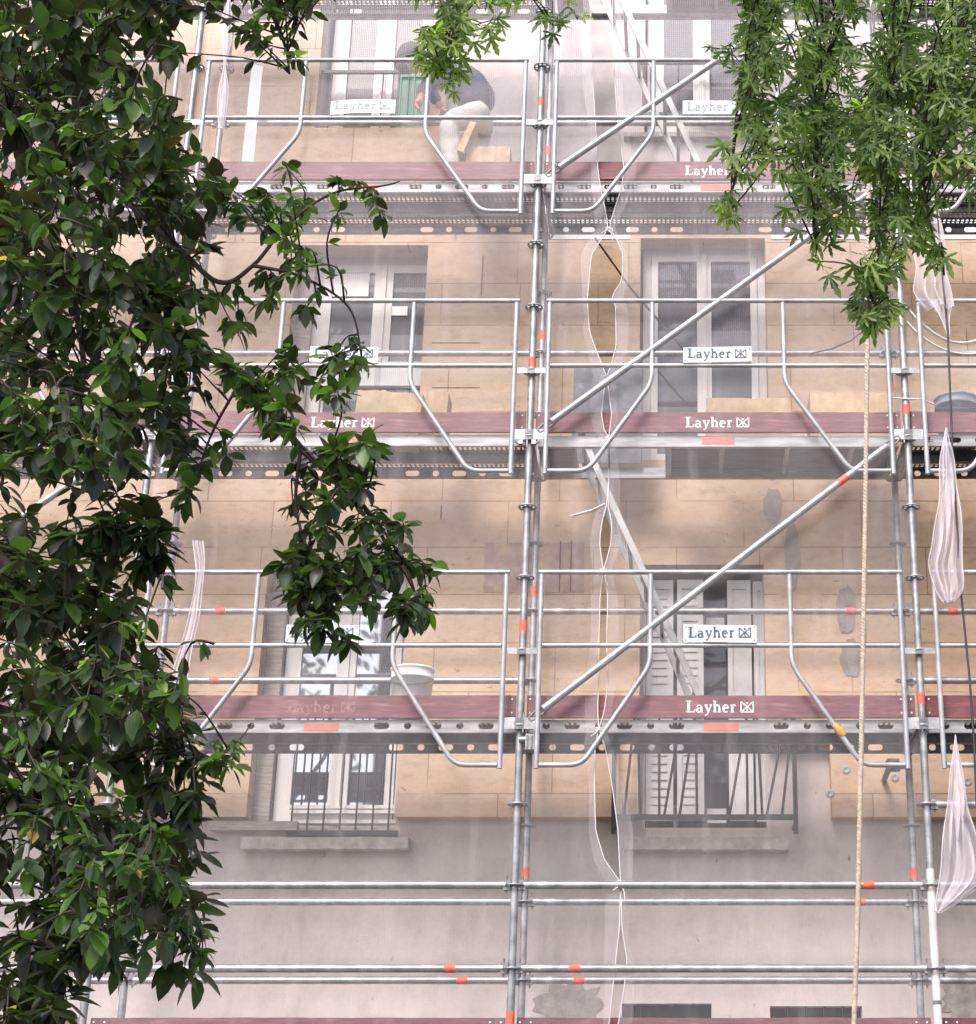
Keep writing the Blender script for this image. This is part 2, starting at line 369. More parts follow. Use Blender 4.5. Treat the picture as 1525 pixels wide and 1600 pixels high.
# ---- building
bld = empty('apartment_building', (0, YW, 0), 'apartment building with half insulated tan and grey facade behind the scaffold', 'building')
def P(px, py, Y): v = at(px, py, Y); return v.x, v.z
x_, z_ = P, P
def rectpx(a, b, c, d, Y): # left,top,right,bottom px -> x0,x1,z0,z1
    x0, z1 = P(a, b, Y); x1, z0 = P(c, d, Y); return x0, x1, z0, z1
R1 = (-.24, .63, 3.74, 5.62); R2 = (-.28, .69, 6.44, 8.31); R3 = (-.26, .66, 9.36, 11.0)
L1 = (-2.95, -1.93, 3.74, 5.62); L2 = (-2.95, -1.80, 6.44, 8.25); L3 = (-2.90, -1.98, 9.20, 11.0)
WINS = [R1, R2, R3, L1, L2, L3]
VENTS = [rectpx(972, 1568, 1112, 1599, YW), rectpx(1203, 1572, 1348, 1603, YW)]
def occupancy(mb, xs, zs, occ, y0, y1):
    xs = sorted(set(round(v, 4) for v in xs)); zs = sorted(set(round(v, 4) for v in zs))
    g = [[occ((xs[i]+xs[i+1])/2, (zs[j]+zs[j+1])/2) for j in range(len(zs)-1)] for i in range(len(xs)-1)]
    for i in range(len(xs)-1):
        for j in range(len(zs)-1):
            if not g[i][j]: continue
            a, b, c, d = xs[i], xs[i+1], zs[j], zs[j+1]
            mb.add([(a,y0,c),(b,y0,c),(b,y0,d),(a,y0,d)], [(0,1,2,3)])
            def e(i2, j2): return 0 <= i2 < len(xs)-1 and 0 <= j2 < len(zs)-1 and g[i2][j2]
            if not e(i-1,j): mb.add([(a,y0,c),(a,y0,d),(a,y1,d),(a,y1,c)], [(0,1,2,3)])
            if not e(i+1,j): mb.add([(b,y0,c),(b,y1,c),(b,y1,d),(b,y0,d)], [(0,1,2,3)])
            if not e(i,j-1): mb.add([(a,y0,c),(a,y1,c),(b,y1,c),(b,y0,c)], [(0,1,2,3)])
            if not e(i,j+1): mb.add([(a,y0,d),(b,y0,d),(b,y1,d),(a,y1,d)], [(0,1,2,3)])
inr = lambda x, z, r: r[0] < x < r[1] and r[2] < z < r[3]
xs = [-12, 9]; zs = [0, 14]
for r in WINS+VENTS: xs += r[:2]; zs += r[2:]
mb = MB(); occupancy(mb, xs, zs, lambda x, z: not any(inr(x, z, r) for r in WINS+VENTS), YW, YW+.34)
mb.build('wall', M['wall'], bld)
mb = MB(); mb.box(-12, 9, YW+.5, YW+9, 0, 13.9); mb.box(-12.4, 9.4, YW-.5, YW+9.5, 14.0, 14.3)
mb.build('rear_block_and_roof', M['wall'], bld)
# insulation layer
ZB = P(1100, 1276, YINS)[1]; ZT = 8.47; XB = P(692, 230, YINS)[0]; XP0 = P(1299, 1230, YINS)[0]
G = .0
WI = [(R1[0]-.02,R1[1]+.0,R1[2]-.2,R1[3]-.0),(R2[0],R2[1],R2[2],R2[3]),(-.26,.66,9.36,11),(L1[0]+.0,L1[1],L1[2]-.2,L1[3]),(L2[0],-1.93+.0,L2[2],L2[3]),(-2.9,-1.98,9.32,11)]
def occ_i(x, z):
    if any(inr(x, z, r) for r in WI): return False
    if z < ZB: return False
    if R1[1]-.3 < x < XP0 and z < 4.32: return False
    if x > XB and z > ZT: return False
    return True
xs = [-12, 9, XB, XP0, R1[1]-.3]; zs = [ZB, 4.32, ZT, 14]
for r in WI: xs += r[:2]; zs += r[2:]
mb = MB(); occupancy(mb, xs, [z for z in zs if z >= ZB], occ_i, YINS, YW-.001)
mb.build('insulation_layer', M['ins'], bld)
# pale strip along the top of the insulation, right half
mb = MB()
for a, b in ((845, 985), (1205, 1900)):
    x0 = P(a, 380, YINS)[0]; x1 = P(b, 380, YINS)[0]; mb.box(x0, x1, YINS-.006, YINS+.1, 8.30, 8.475)
mb.build('primed_top_strip', M['sign'], bld)

def window(x0, x1, z0, z1, Y, glass='glass', fr=.06, sash=.075, mull=.5, rail=None, label=None):
    f = MB(); d = .07
    f.box(x0, x0+fr, Y, Y+d, z0, z1); f.box(x1-fr, x1, Y, Y+d, z0, z1)
    f.box(x0+fr, x1-fr, Y, Y+d, z1-fr, z1); f.box(x0+fr, x1-fr, Y, Y+d, z0, z0+fr)
    xm = x0+(x1-x0)*mull
    pn = MB()
    for a, b in ((x0+fr, xm), (xm, x1-fr)):
        a += .003; b -= .003; c = z0+fr+.003; e = z1-fr-.003
        f.box(a, a+sash, Y-.02, Y+.04, c, e); f.box(b-sash, b, Y-.02, Y+.04, c, e)
        f.box(a+sash, b-sash, Y-.02, Y+.04, e-sash, e); f.box(a+sash, b-sash, Y-.02, Y+.04, c, c+sash)
        if rail: f.box(a+sash, b-sash, Y-.015, Y+.03, rail, rail+.05)
        pn.box(a+sash, b-sash, Y+.005, Y+.02, c+sash, e-sash)
    f.box(xm-.02, xm+.02, Y-.035, Y-.021, z0+fr, z1-fr)
    o = f.build('window', M['pvc'], bld); pn.build('pane', M[glass], o)
    if label: o['label'] = label
    return o
YG = YW+.20
w_r2 = window(R2[0]+.02, R2[1], R2[2], R2[3], YW+.06, 'glass', .06, .052)
w_r3 = window(R3[0]+.02, R3[1], R3[2], R3[3], YW+.12, 'glass', .06, .07)
w_l1 = window(L1[0]+.13, L1[1], L1[2], L1[3], YW+.10, 'glass_bright', .05, .065, .5, 4.30)
w_l2 = window(L2[0]+.12, L2[1], L2[2], L2[3], YW+.10, 'glass', .06, .07, .52)
w_l3 = window(L3[0]+.04, L3[1], L3[2], L3[3], YW+.12, 'glass', .06, .075)
# lighter blinds / paper sheets behind the panes of the left windows
def card(r, Y, par, name, m_='paper', th=.006):
    mb = MB(); mb.box(r[0], r[1], Y, Y+th, r[2], r[3]); return mb.build(name, M[m_], par)
card(rectpx(522, 418, 575, 462, YW+.08), YW+.088, w_l2, 'paper_sheet'); card(rectpx(600, 478, 636, 492, YW+.08), YW+.088, w_l2, 'paper_label')
card(rectpx(600, 414, 668, 422, YW+.08), YW+.088, w_l2, 'blind_rail')
card(rectpx(500, 565, 668, 603, YW+.07), YW+.070, w_l2, 'white_panel')
# dark jamb board left of windows
mb = MB()
for r in (L1, L2): mb.box(r[0]+.002, r[0]+.12, YW+.03, YW+.16, r[2], r[3]-.002)
mb.build('window_jamb_board', M['plank'], bld)
# R1: folding shutters half open
def shutter(x0, x1, z0, z1, Y, louv, ang=0):
    s = MB(); f = .035
    s.box(x0, x0+f, Y, Y+.028, z0, z1); s.box(x1-f, x1, Y, Y+.028, z0, z1)
    for a, b in ((z0, z0+.09), (z1-.07, z1), ((z0+z1)/2-.04, (z0+z1)/2+.04)): s.box(x0+f, x1-f, Y+.001, Y+.027, a, b)
    if louv:
        z = z0+.11
        while z < z1-.09:
            if abs(z-(z0+z1)/2) > .06:
                s.box(x0+f+.01, x1-f-.01, Y+.002, Y+.012, z, z+.014)
            z += .058
    s.box(x0+f, x1-f, Y+.012, Y+.02, z0+.09, z1-.07)
    s.build('shutter', M['shutter'], bld)
zz0, zz1 = 3.80, 5.56; Ys = YW+.05
xa = [P(p, 1000, Ys)[0] for p in (1010, 1052, 1058, 1099, 1137, 1174, 1178, 1197)]
shutter(xa[0], xa[1], zz0, zz1, Ys, True); shutter(xa[2], xa[3], zz0, zz1, Ys-.012, True)
shutter(xa[4], xa[5], zz0, zz1, Ys, False); shutter(xa[6], xa[7], zz0, zz1, Ys+.03, False)
mb = MB(); mb.box(R1[0]+.002, xa[0]-.004, YW+.02, YW+.1, R1[2], R1[3]-.003); mb.box(xa[7]+.004, R1[1]-.002, YW+.02, YW+.1, R1[2], R1[3]-.003)
mb.build('shutter_frame', M['shutter'], bld)
mb = MB(); mb.box(R1[0], R1[1], YW+.30, YW+.32, R1[2], R1[3]); dk = mb.build('dark_room', M['glass'], bld)
for a_, b_ in ((3.80, 3.90), (5.2, 5.3)):
    mb = MB(); mb.box(xa[3]+.02, xa[4]-.02, YW+.14, YW+.16, a_, b_); mb.build('inner_louvre', M['shutter'], bld)
# sills
def sill(px0, px1, pyt, pyb, Yf, Yb=YW+.18):
    a, zt = P(px0, pyt, Yf); b, zb = P(px1, pyb, Yf)
    s = MB(); n = 26; rows = []
    for k in range(n+1):
        x = a+(b-a)*k/n; j = lambda s_=.004: random.uniform(-s_, s_)
        rows.append([(x, Yb, zt+.002), (x, Yf+j(), zt+j()), (x, Yf+j(), (zt+zb)/2+j()), (x, Yf+j(), zb+j(.003)), (x, Yb, zb)])
    s.grid(rows, False)
    for rr in (rows[0], rows[-1]): s.add(rr, [(0,1,2,3,4)])
    s.build('window_sill', M['stone'], bld)
sill(377, 637, 1308, 1326, YW-.12); sill(975, 1232, 1308, 1327, YW-.12); sill(975, 1053, 731, 741, YW-.12); sill(975, 1180, 206, 213, YW-.08)
card((L1[0]-.25, L1[0]+.35, P(400,1297,YW-.1)[1], P(400,1283,YW-.1)[1]), YW-.1, bld, 'loose_plank', 'plank', .07)
# railings
def railing(x0, x1, z0, z1, Y, bars, name='window_railing', end=True, r=.009):
    g = MB()
    g.box(x0, x1, Y-.012, Y+.012, z0-.018, z0+.018); g.box(x0, x1, Y-.014, Y+.014, z1-.012, z1+.012)
    for a, b in bars: g.tube([(a, Y, z0+.018), (b, Y, z1-.012)], r, 6, False)
    if end:
        g.box(x1, x1+.03, Y-.013, Y+.013, z0-.11, z1+.01); g.box(x0-.03, x0, Y-.013, Y+.013, z0-.11, z1+.01)
        g.box(x0-.03, x0-.005, Y+.013, YW+.002, z0-.05, z0-.02); g.box(x1+.005, x1+.03, Y+.013, YW+.002, z0-.05, z0-.02)
    return g.build(name, M['black'], bld)
YR = YW-.22
bx0, bz0 = P(962, 1277, YR); bx1 = P(1240, 1277, YR)[0]
def BP(pa, pb):   # bar from bottom px (y=1270) to the px at y=1180, extended to the top rail
    a = P(pa, 1270, YR); b = P(pb, 1180, YR); zt = 4.58; k = (zt-a[1])/(b[1]-a[1]); return (a[0], a[0]+(b[0]-a[0])*k)
railing(bx0, bx1, bz0, 4.60, YR, [BP(975,985), BP(1000,998), BP(1030,1030), BP(1038,1054), BP(1062,1076), BP(1089,1088), BP(1140,1156), BP(1168,1167), BP(1191,1186), BP(1198,1216), BP(1222,1232)])
YL = YW-.03
railing(P(447,1296,YL)[0], P(622,1296,YL)[0], P(447,1302,YL)[1], 4.62, YL, [(P(p,1300,YL)[0],)*2 for p in (454, 479, 504, 530, 555, 581, 606)], end=False, r=.007)
mb = MB()
for k, py in enumerate((1284, 1268, 1260)):
    x0, z0 = P(452, py, YW+.03); x1 = P(618, py, YW+.03)[0]; mb.box(x0, x1, YW+.02+.01*k, YW+.06, z0-.012, z0+.012)
mb.build('window_ledge', M['pvc'], bld)
railing(P(490,604,YL)[0], P(668,604,YL)[0], 6.50, P(560,606,YL)[1], YL, [(P(p,600,YL)[0],)*2 for p in (502, 525, 548, 571, 594, 617, 640, 660)], end=False, r=.007)
railing(P(500,115,YL)[0], P(640,115,YL)[0], 9.24, P(560,113,YL)[1], YL, [(P(p,150,YL)[0],)*2 for p in (516, 597, 622, 638)], end=False, r=.007)
railing(P(1000,94,YL)[0], P(1170,94,YL)[0], 9.50, P(1100,98,YL)[1], YL, [(P(p,150,YL)[0],)*2 for p in (1005, 1060, 1110, 1160)], end=False, r=.007)
# mortar smears, washers, patched plaster, vents
def blob(cx, cy, rx, ry, Y, mname, name, n=22, seed=1, jag=.25, bev=.006):
    rd = random.Random(seed); mb = MB(); pts = []
    for k in range(n):
        t = 2*PI*k/n; q = 1+rd.uniform(-jag, jag); v = at(cx+rx*q*math.cos(t), cy-ry*q*math.sin(t), Y); pts.append(v)
    mb.prism([Vector((p.x, Y-bev, p.z)) for p in pts], bev-.001); return mb.build(name, M[mname], bld)
for i, (cx, cy, rx, ry) in enumerate([(1208,790,15,28),(1238,868,13,52),(1322,955,15,38),(1331,1028,18,30)]): blob(cx, cy, rx, ry, YINS, 'mortar', 'mortar_smear', seed=i+3, jag=.11)
mb = MB(); v = at(1331, 1050, YINS); v2 = at(1332, 1090, YINS); mb.box(v.x-.003, v.x+.003, YINS-.003, YINS-.001, v2.z, v.z); mb.build('crack', M['mortar'], bld)
mb = MB(); a_ = at(758, 848, YINS); b_ = at(912, 926, YINS); mb.box(a_.x, b_.x, YINS-.004, YINS-.001, b_.z, a_.z)
mb.build('mauve_mesh_patch', mat('mauve_reinforcement_mesh', [(.35, (.33,.22,.20)), (.5, (.42,.30,.25)), (.65, (.52,.40,.28))], 9, .9, 0, .2, 60), bld)
for px_, pa_, pb_ in ((876,846,925),(893,846,925),(690,790,812),(1100,380,392),(755,400,462)):
    mb = MB(); a_ = at(px_, pa_, YINS); b_ = at(px_, pb_, YINS); mb.box(a_.x-.004, a_.x+.004, YINS-.006, YINS-.0045, b_.z, a_.z); mb.build('board_groove', M['dark'] if False else M['bark'], bld)
for (pa_, pb_, qa_, qb_) in ((675,536,750,540),(675,606,750,610)):
    mb = MB(); a_ = at(pa_, pb_, YINS); b_ = at(qa_, pb_, YINS); mb.box(a_.x, b_.x, YINS-.003, YINS-.001, a_.z-.003, a_.z+.003); mb.build('board_groove', M['bark'], bld)
for cx, cy in [(1322,1203),(1297,1240),(1512,1221),(1398,1215)]:
    mb = MB(); v = at(cx, cy, YINS); Mx = Matrix.Rotation(PI/2, 3, 'X')
    mb.lathe((v.x, YINS, v.z), [(.0,.002),(.010,.002),(.012,.005),(.030,.004),(.032,0)], 20, Mx); mb.build('insulation_anchor', M['washer'], bld)
blob(890, 1570, 55, 36, YW, 'plaster_patch', 'patched_plaster', 26, 9, .22); blob(1510, 1560, 40, 40, YW, 'plaster_patch', 'patched_plaster', 26, 12, .25)
for r in VENTS:
    mb = MB(); mb.box(r[0], r[1], YW+.12, YW+.14, r[2], r[3])
    for k in range(1, 5):
        x = r[0]+(r[1]-r[0])*k/5; mb.box(x-.006, x+.006, YW+.06, YW+.12, r[2], r[3])
    mb.build('cellar_vent', M['dark'], bld)

# ------------------------------------------------------------------ scaffold prototypes
BAYN = ['far left bay', 'left bay', 'right bay', 'far right bay']
DK = ['lowest deck', 'lower deck', 'middle deck', 'upper deck', 'topmost deck']
STN = ['leftmost hidden', 'left leaf-covered', 'central', 'right', 'far right']
def rosette_mesh():
    r = MB(); n = 24
    prof = [(.0245,.005),(.062,.005),(.062,-.005),(.0245,-.005)]
    # disc with notched openings: ring + 8 spokes
    for a, b in ((.0245,.034),(.052,.062)):
        r.lathe((0,0,0), [(a,.005),(b,.005),(b,-.005),(a,-.005),(a,.005)], 24)
    for k in range(8):
        Mz = Matrix.Rotation(k*PI/4, 3, 'Z'); r.obox(Mz @ Vector((.043,0,0)), .02, .014, .0095, Mz)
    return r
def make_standard(name, h, mname):
    root = empty(name, (0,0,0))
    t = MB(); t.tube([(0,0,0),(0,0,h)], .02415, 16)
    t.build('tube', M[mname], root)
    return root
ros_me = rosette_mesh()
def standard(x, Y, idx, row):
    inner = row == 'inner'
    root = empty('scaffold_standard', (x, Y, .13), '%s upright steel standard of the %s row, ringed with rosettes' % (STN[idx], 'wall side' if inner else 'street side'), 'scaffold post', 'upright standards of the scaffold')
    if idx == 2 and not inner: root['label'] = 'bright central upright standard in front of the nets, with orange bands'
    if idx == 3 and not inner: root['label'] = 'right upright standard beside the rope, ending in a pale pink lower tube'
    t = MB(); t.tube([(x,Y,.13),(x,Y,12.4)], .02415, 16)
    for k in range(-3, 7):      # spigot joint holes / collars
        z = LEV[1]+2*k+.30
        if .4 < z < 12: t.tube([(x,Y,z-.012),(x,Y,z+.012)], .0262, 16)
    t.build('tube', M['galv'] if not inner else M['galv_dark' if idx == 9 else 'galv'], root)
    j = MB(); j.box(x-.07, x+.07, Y-.07, Y+.07, .131, .14); j.tube([(x,Y,.14),(x,Y,.5)], .03, 12); j.build('base_jack', M['galv_dark'], root)
    for k in range(-7, 14):
        z = LEV[1]+.5+.5*k
        if z < .6: continue
        if z > 10.8: break
        o = bpy.data.objects.new('rosette', ROS); C.objects.link(o); o.parent = root; o.location = (0, 0, z-.13); o.rotation_euler = (0,0,.1)
    return root
ROS = None
tmp = ros_me.build('rosette', M['galv']); ROS = tmp.data; bpy.data.objects.remove(tmp)
def band(root, px, py, Y, h=.075, r=.0256):
    v = at(px, py, Y); x = root.location.x
    b = MB(); b.tube([(x,Y,v.z-h/2),(x,Y,v.z+h/2)], r, 16); b.build('orange_band', M['red'], root)
stds = {}
for i, x in enumerate(XS):
    for row, Y in (('outer', Yo), ('inner', Yi)):
        stds[i, row] = standard(x, Y, i, row)
for py in (160, 567, 978, 1590): band(stds[2,'outer'], 830, py, Yo)
for py in (237, 525, 925, 1365): band(stds[2,'inner'], 830, py, Yi)
for py in (641, 1092): band(stds[3,'outer'], 1420, py, Yo)
for py in (607, 1365): band(stds[3,'inner'], 1400, py, Yi)
b = MB(); b.tube([(XS[3],Yo,.5),(XS[3],Yo,at(1455,1358,Yo).z)], .0262, 16); b.build('pale_lower_sleeve', flat('pale_pink_paint', (.62,.55,.55), .6), stds[3,'outer'])

# ledgers
def ledger(i, z, Y, bands=(), name='scaffold_ledger', lab='', m_='galv'):
    x0, x1 = XS[i], XS[i+1]
    root = empty(name, (x0, Y, z), lab, 'scaffold rail', 'horizontal ledger tubes')
    t = MB(); t.tube([(x0+.055,Y,z),(x1-.055,Y,z)], .02415, 14); t.build('tube', M[m_], root)
    for s, xx in ((1, x0), (-1, x1)):
        h = MB(); h.obox((xx+s*.046, Y, z), .045, .036, .062); h.tube([(xx+s*.05,Y,z-.05),(xx+s*.05,Y,z+.06)], .006, 6); h.build('wedge_head', M['galv_dark'], root)
    for px in bands:
        for (pp, py) in [px]:
            v = at(pp, py, Y); b = MB(); b.tube([(v.x-.035,Y,z),(v.x+.035,Y,z)], .0256, 14); b.build('orange_band', M['red'], root)
    return root
rows = {(-3,'o'): 'upper of the two street side rails below the lower deck', (-4,'o'): 'lower of the two street side rails below the lower deck',
        (-3,'i'): 'upper of the two wall side rails below the lower deck', (-4,'i'): 'lower of the two wall side rails below the lower deck',
        (0,'i'): 'low wall side rail above the lower deck', (1,'i'): 'high wall side rail above the lower deck', (5,'i'): 'wall side rail above the middle deck', (9,'i'): 'wall side rail above the upper deck', (11,'i'): 'wall side rail at the topmost deck'}
BND = {(2,-3,'o'): [(1357,1384)], (2,-3,'i'): [(1343,1407)], (2,-4,'o'): [(898,1514)], (2,-4,'i'): [(905,1531)], (1,-4,'o'): [(703,1513)], (1,-4,'i'): [(722,1532)],
       (2,1,'i'): [(1330,951)], (1,1,'i'): [(345,956),(188,957)], (1,0,'i'): [(335,1064)], (3,1,'i'): [(1488,951)]}
for (k, s), nm in rows.items():
    for i in range(4):
        if k == 0 and i == 2: continue
        Y = Yo if s == 'o' else Yi
        ledger(i, LEV[1]+.5+.5*k, Y, BND.get((i,k,s), ()), lab='galvanised tube, %s, %s' % (nm, BAYN[i]), m_='galv')
b = None
v = at(1360, 1253, Yo)
ledger(3, LEV[1]-.5, Yo, lab='lone galvanised rail just under the lower deck, far right bay')
# transoms across the depth at each deck
for i, x in enumerate(XS):
    for l, z in enumerate(LEV):
        t = MB(); t.tube([(x, Yo+.055, z), (x, Yi-.055, z)], .02415, 12)
        r = empty('scaffold_transom', (x, Yo, z), 'short cross tube carrying the %s at the %s standards' % (DK[l], STN[i]), 'scaffold rail', 'cross tubes under the decks')
        t.build('tube', M['galv_dark'], r)
        h = MB(); h.obox((x, Yo+.046, z), .036, .045, .062); h.obox((x, Yi-.046, z), .036, .045, .062); h.build('wedge_head', M['galv_dark'], r)
# braces
def brace(p0, p1, lab, bandt=None):
    a = Vector(p0); b = Vector(p1); root = empty('diagonal_brace', a, lab, 'brace', 'diagonal braces of the scaffold')
    d = (b-a).normalized(); t = MB(); t.tube([a+d*.13, b-d*.13], .02415, 14)
    t.build('tube', M['galv_white'], root)
    for q, s in ((a, 1), (b, -1)):
        h = MB()
        for o_ in (-.022, .022):
            nrm = Vector((-d.z, 0, d.x)); h.tube([q+d*s*.02+nrm*o_*.6, q+d*s*.07+nrm*o_, q+d*s*.17+nrm*o_*.9], .0065, 6)
        h.tube([q+d*s*.02-nrm*.014, q+d*s*.02+nrm*.014], .0065, 6)
        h.build('fork_head', M['galv_dark'], root)
    if bandt:
        c = a+(b-a)*bandt; g = MB(); g.tube([c-d*.04, c+d*.04], .0256, 14); g.build('orange_band', M['red'], root)
    return root
YB = Yo-.055
e = .05
for l in (1, 2, 3):
    brace((XS[2]+e, YB, LEV[l]+.02), (XS[3]-e, YB, LEV[l+1]-.0), 'long diagonal tube rising to the right from the %s, right bay' % DK[l], .835)
brace((XS[0]+e, YB, LEV[1]+.02), (XS[1]-e, YB, LEV[2]), 'diagonal tube behind the leaves at the left edge', .9)
# guardrail frames (0.115..2.455 wide, -.26..1.02 high)
def make_frame():
    root = empty('guardrail_frame', (0,0,0), cat='guardrail', group='guardrail frames with cranked lower arms'); r = .0168
    def arc(p, q, s, n=5):   # rounded corner at q between p and s
        p, q, s = Vector(p), Vector(q), Vector(s); R = .075
        a = q+(p-q).normalized()*R; b = q+(s-q).normalized()*R
        return [a*(1-t)**2+q*2*t*(1-t)+b*t*t for t in [k/n for k in range(n+1)]]
    t = MB(); t.tube([(.095,0,1.02),(2.475,0,1.02)], r, 12); t.build('top_rail', M['galv_white'], root)
    t = MB(); t.tube([(.115+r,0,.52),(2.455-r,0,.52)], r*.92, 12); t.build('middle_rail', M['galv_white'], root)
    for x in (.115, 2.455):
        t = MB(); t.tube([(x,0,1.02-r),(x,0,-.285)], r, 12); t.build('end_post', M['galv_white'], root)
    for s in (0, 1):
        fx = (lambda x: x) if s == 0 else (lambda x: 2.57-x)
        P0, P1, P2, P3 = (fx(.83),0,1.02-r), (fx(.83),0,.39), (fx(.40),0,-.262), (fx(.115+r),0,-.262)
        t = MB(); t.tube([P0]+arc(P0,P1,P2)+arc(P1,P2,P3)+[P3], r, 12); t.build('cranked_arm', M['galv_white'], root)
        x0 = fx(.115); x1 = fx(-.03)
        for za, zb in ((.465, .505), (-.03, .045)):
            t = MB(); t.box(min(x0,x1), max(x0,x1), .003, .009, za, zb); t.build('mounting_lug', M['galv'], root)
    return root
fr0 = make_frame(); first = True
for l in (1, 2, 3):
    for i in range(4):
        lab = 'grey guardrail frame with cranked arms, %s, %s' % (DK[l], BAYN[i])
        loc = (XS[i], Yo-.06, LEV[l])
        if first: fr0.location = loc; fr0['label'] = lab; first = False; fr = fr0
        else: fr = dup(fr0, loc, lab)
# tape round one arm, lower deck right bay
v = at(1305, 1135, Yo-.06); v2 = at(1318, 1150, Yo-.06); t = MB(); t.tube([v+Vector((-.006,0,.012)), (v+v2)/2+Vector((.004,-.008,0)), v2], [.02,.030,.021], 8)
tag(t.build('tape_wrap', flat('ochre_tape', (.55,.33,.10), .7)), 'ochre tape wrapped round a guardrail arm over the lower deck', 'tape')

# lettering
def ell(cx, cy, rx, ry, a0, a1, w0, w1, n=14):
    return [(cx+rx*math.cos(math.radians(a0+(a1-a0)*k/n)), cy+ry*math.sin(math.radians(a0+(a1-a0)*k/n)), w0+(w1-w0)*math.sin(PI*k/n)) for k in range(n+1)]
GL = {
 'L': (.72, [[(.20,0,.17),(.20,1,.17)], [(.02,.03,.06),(.66,.03,.06)], [(.02,.97,.06),(.40,.97,.06)], [(.62,.03,.07),(.66,.28,.04)]]),
 'a': (.56, [[(.38,.02,.13),(.38,.45,.13)], ell(.22,.45,.16,.17,10,165,.10,.05), ell(.22,.18,.16,.17,60,300,.05,.14), [(.30,.35,.05),(.38,.38,.05)], [(.30,.03,.05),(.38,.08,.07)], [(.38,.03,.06),(.50,.03,.05)]]),
 'y': (.58, [[(.10,.62,.13),(.30,.06,.13)], [(.50,.62,.055),(.28,-.02,.055),(.18,-.24,.06),(.05,-.27,.10)], [(0,.63,.05),(.24,.63,.05)], [(.38,.63,.05),(.58,.63,.05)]]),
 'h': (.66, [[(.15,0,.14),(.15,1,.14)], [(.02,.98,.05),(.15,.98,.05)], ell(.32,.42,.17,.2,170,0,.05,.14), [(.49,.42,.13),(.49,0,.13)], [(.02,.03,.05),(.28,.03,.05)], [(.37,.03,.05),(.62,.03,.05)]]),
 'e': (.54, [ell(.26,.32,.19,.30,5,310,.06,.14,20), [(.08,.36,.05),(.44,.36,.05)]]),
 'r': (.46, [[(.15,0,.14),(.15,.62,.14)], [(.02,.62,.05),(.15,.62,.05)], ell(.30,.45,.14,.17,165,40,.05,.13), [(.02,.03,.05),(.30,.03,.05)]])}
def ribbon(mb, pts, y, f):
    n = len(pts); L = []; R = []
    for i in range(n):
        a = pts[max(0,i-1)]; b = pts[min(n-1,i+1)]; dx, dz = b[0]-a[0], b[1]-a[1]; q = math.hypot(dx, dz) or 1
        nx, nz = -dz/q, dx/q; w_ = max(pts[i][2]*1.12, .085)/2
        L.append(f(pts[i][0]+nx*w_, pts[i][1]+nz*w_, y)); R.append(f(pts[i][0]-nx*w_, pts[i][1]-nz*w_, y))
    mb.add(L+R, [(i, i+1, n+i+1, n+i) for i in range(n-1)])
def lettering(x0, z0, cap, y, length=None):
    mb = MB(); x = 0; adv = sum(GL[c][0] for c in 'Layher')+.05*5
    tot = adv+.35+1.0; k = cap; kx = (length/(tot)) if length else cap
    q = [0]
    def f(ox):
        def g(a, b, y_): q[0] += 1; return (x0+(ox+a)*kx, y_, z0+b*k)
        return g
    for n_, ch in enumerate('Layher'):
        w_, st = GL[ch]
        for i, s in enumerate(st): ribbon(mb, s, y-.0001*i, f(x))
        x += w_+.05
    x += .3; g = f(x)
    W = .92
    for i, s in enumerate([[(0,0,.07),(0,.92,.07)], [(W,0,.07),(W,.92,.07)], [(0,.02,.07),(W,.02,.07)], [(0,.92,.07),(W/2,.48,.07),(W,.92,.07)],
              [(.08,.06,.055),(W/2,.52,.055)], [(W-.08,.06,.055),(W/2,.52,.055)], [(W/2,.05,.05),(W/2,.42,.05)], [(W/2-.09,.80,.1),(W/2,.80,.16),(W/2+.09,.80,.1)]]):
        ribbon(mb, s, y-.0001*i-.0008, g)
    return mb
# toe boards
def toe(i, l, m_='toe', ink=None):
    x0 = XS[i]; z = LEV[l]
    root = empty('toe_board', (x0, Yo+.06, z), 'wine red timber toe board along the %s, %s' % (DK[l], BAYN[i]), 'toe board', 'red toe boards')
    b = MB(); n = 24; rows = []
    for s in range(n+1):
        xx = x0+.035+(BAY-.07)*s/n; j = random.uniform(-.0018,.0018)
        rows.append([(xx,Yo+.046,z+.069),(xx,Yo+.046,z+.216+j),(xx,Yo+.072,z+.216+j),(xx,Yo+.072,z+.069),(xx,Yo+.046,z+.069)])
    b.grid(rows, False); b.add(rows[0][:4], [(0,1,2,3)]); b.add(rows[-1][:4], [(3,2,1,0)])
    b.build('board', M[m_], root)
    for xx in (x0+.035, x0+BAY-.145):
        c = MB(); c.box(xx, xx+.11, Yo+.0425, Yo+.0455, z+.08, z+.205)
        c.build('end_plate', M['toe'], root)
        c = MB()
        for dx in (.02, .085):
            for dz in (.10, .19): c.tube([(xx+dx,Yo+.038,z+dz),(xx+dx,Yo+.0424,z+dz)], .006, 8)
        c.build('rivet', M['white_paint'], root)
    if ink: lettering(x0+BAY/2-.225, z+.105, .075, Yo+.0455, .44).build('lettering', M[ink], root)
    return root
INK = {(1,1): 'white_faded', (2,1): 'white_paint', (1,2): 'white_paint', (2,2): 'white_paint', (2,3): 'white_paint'}
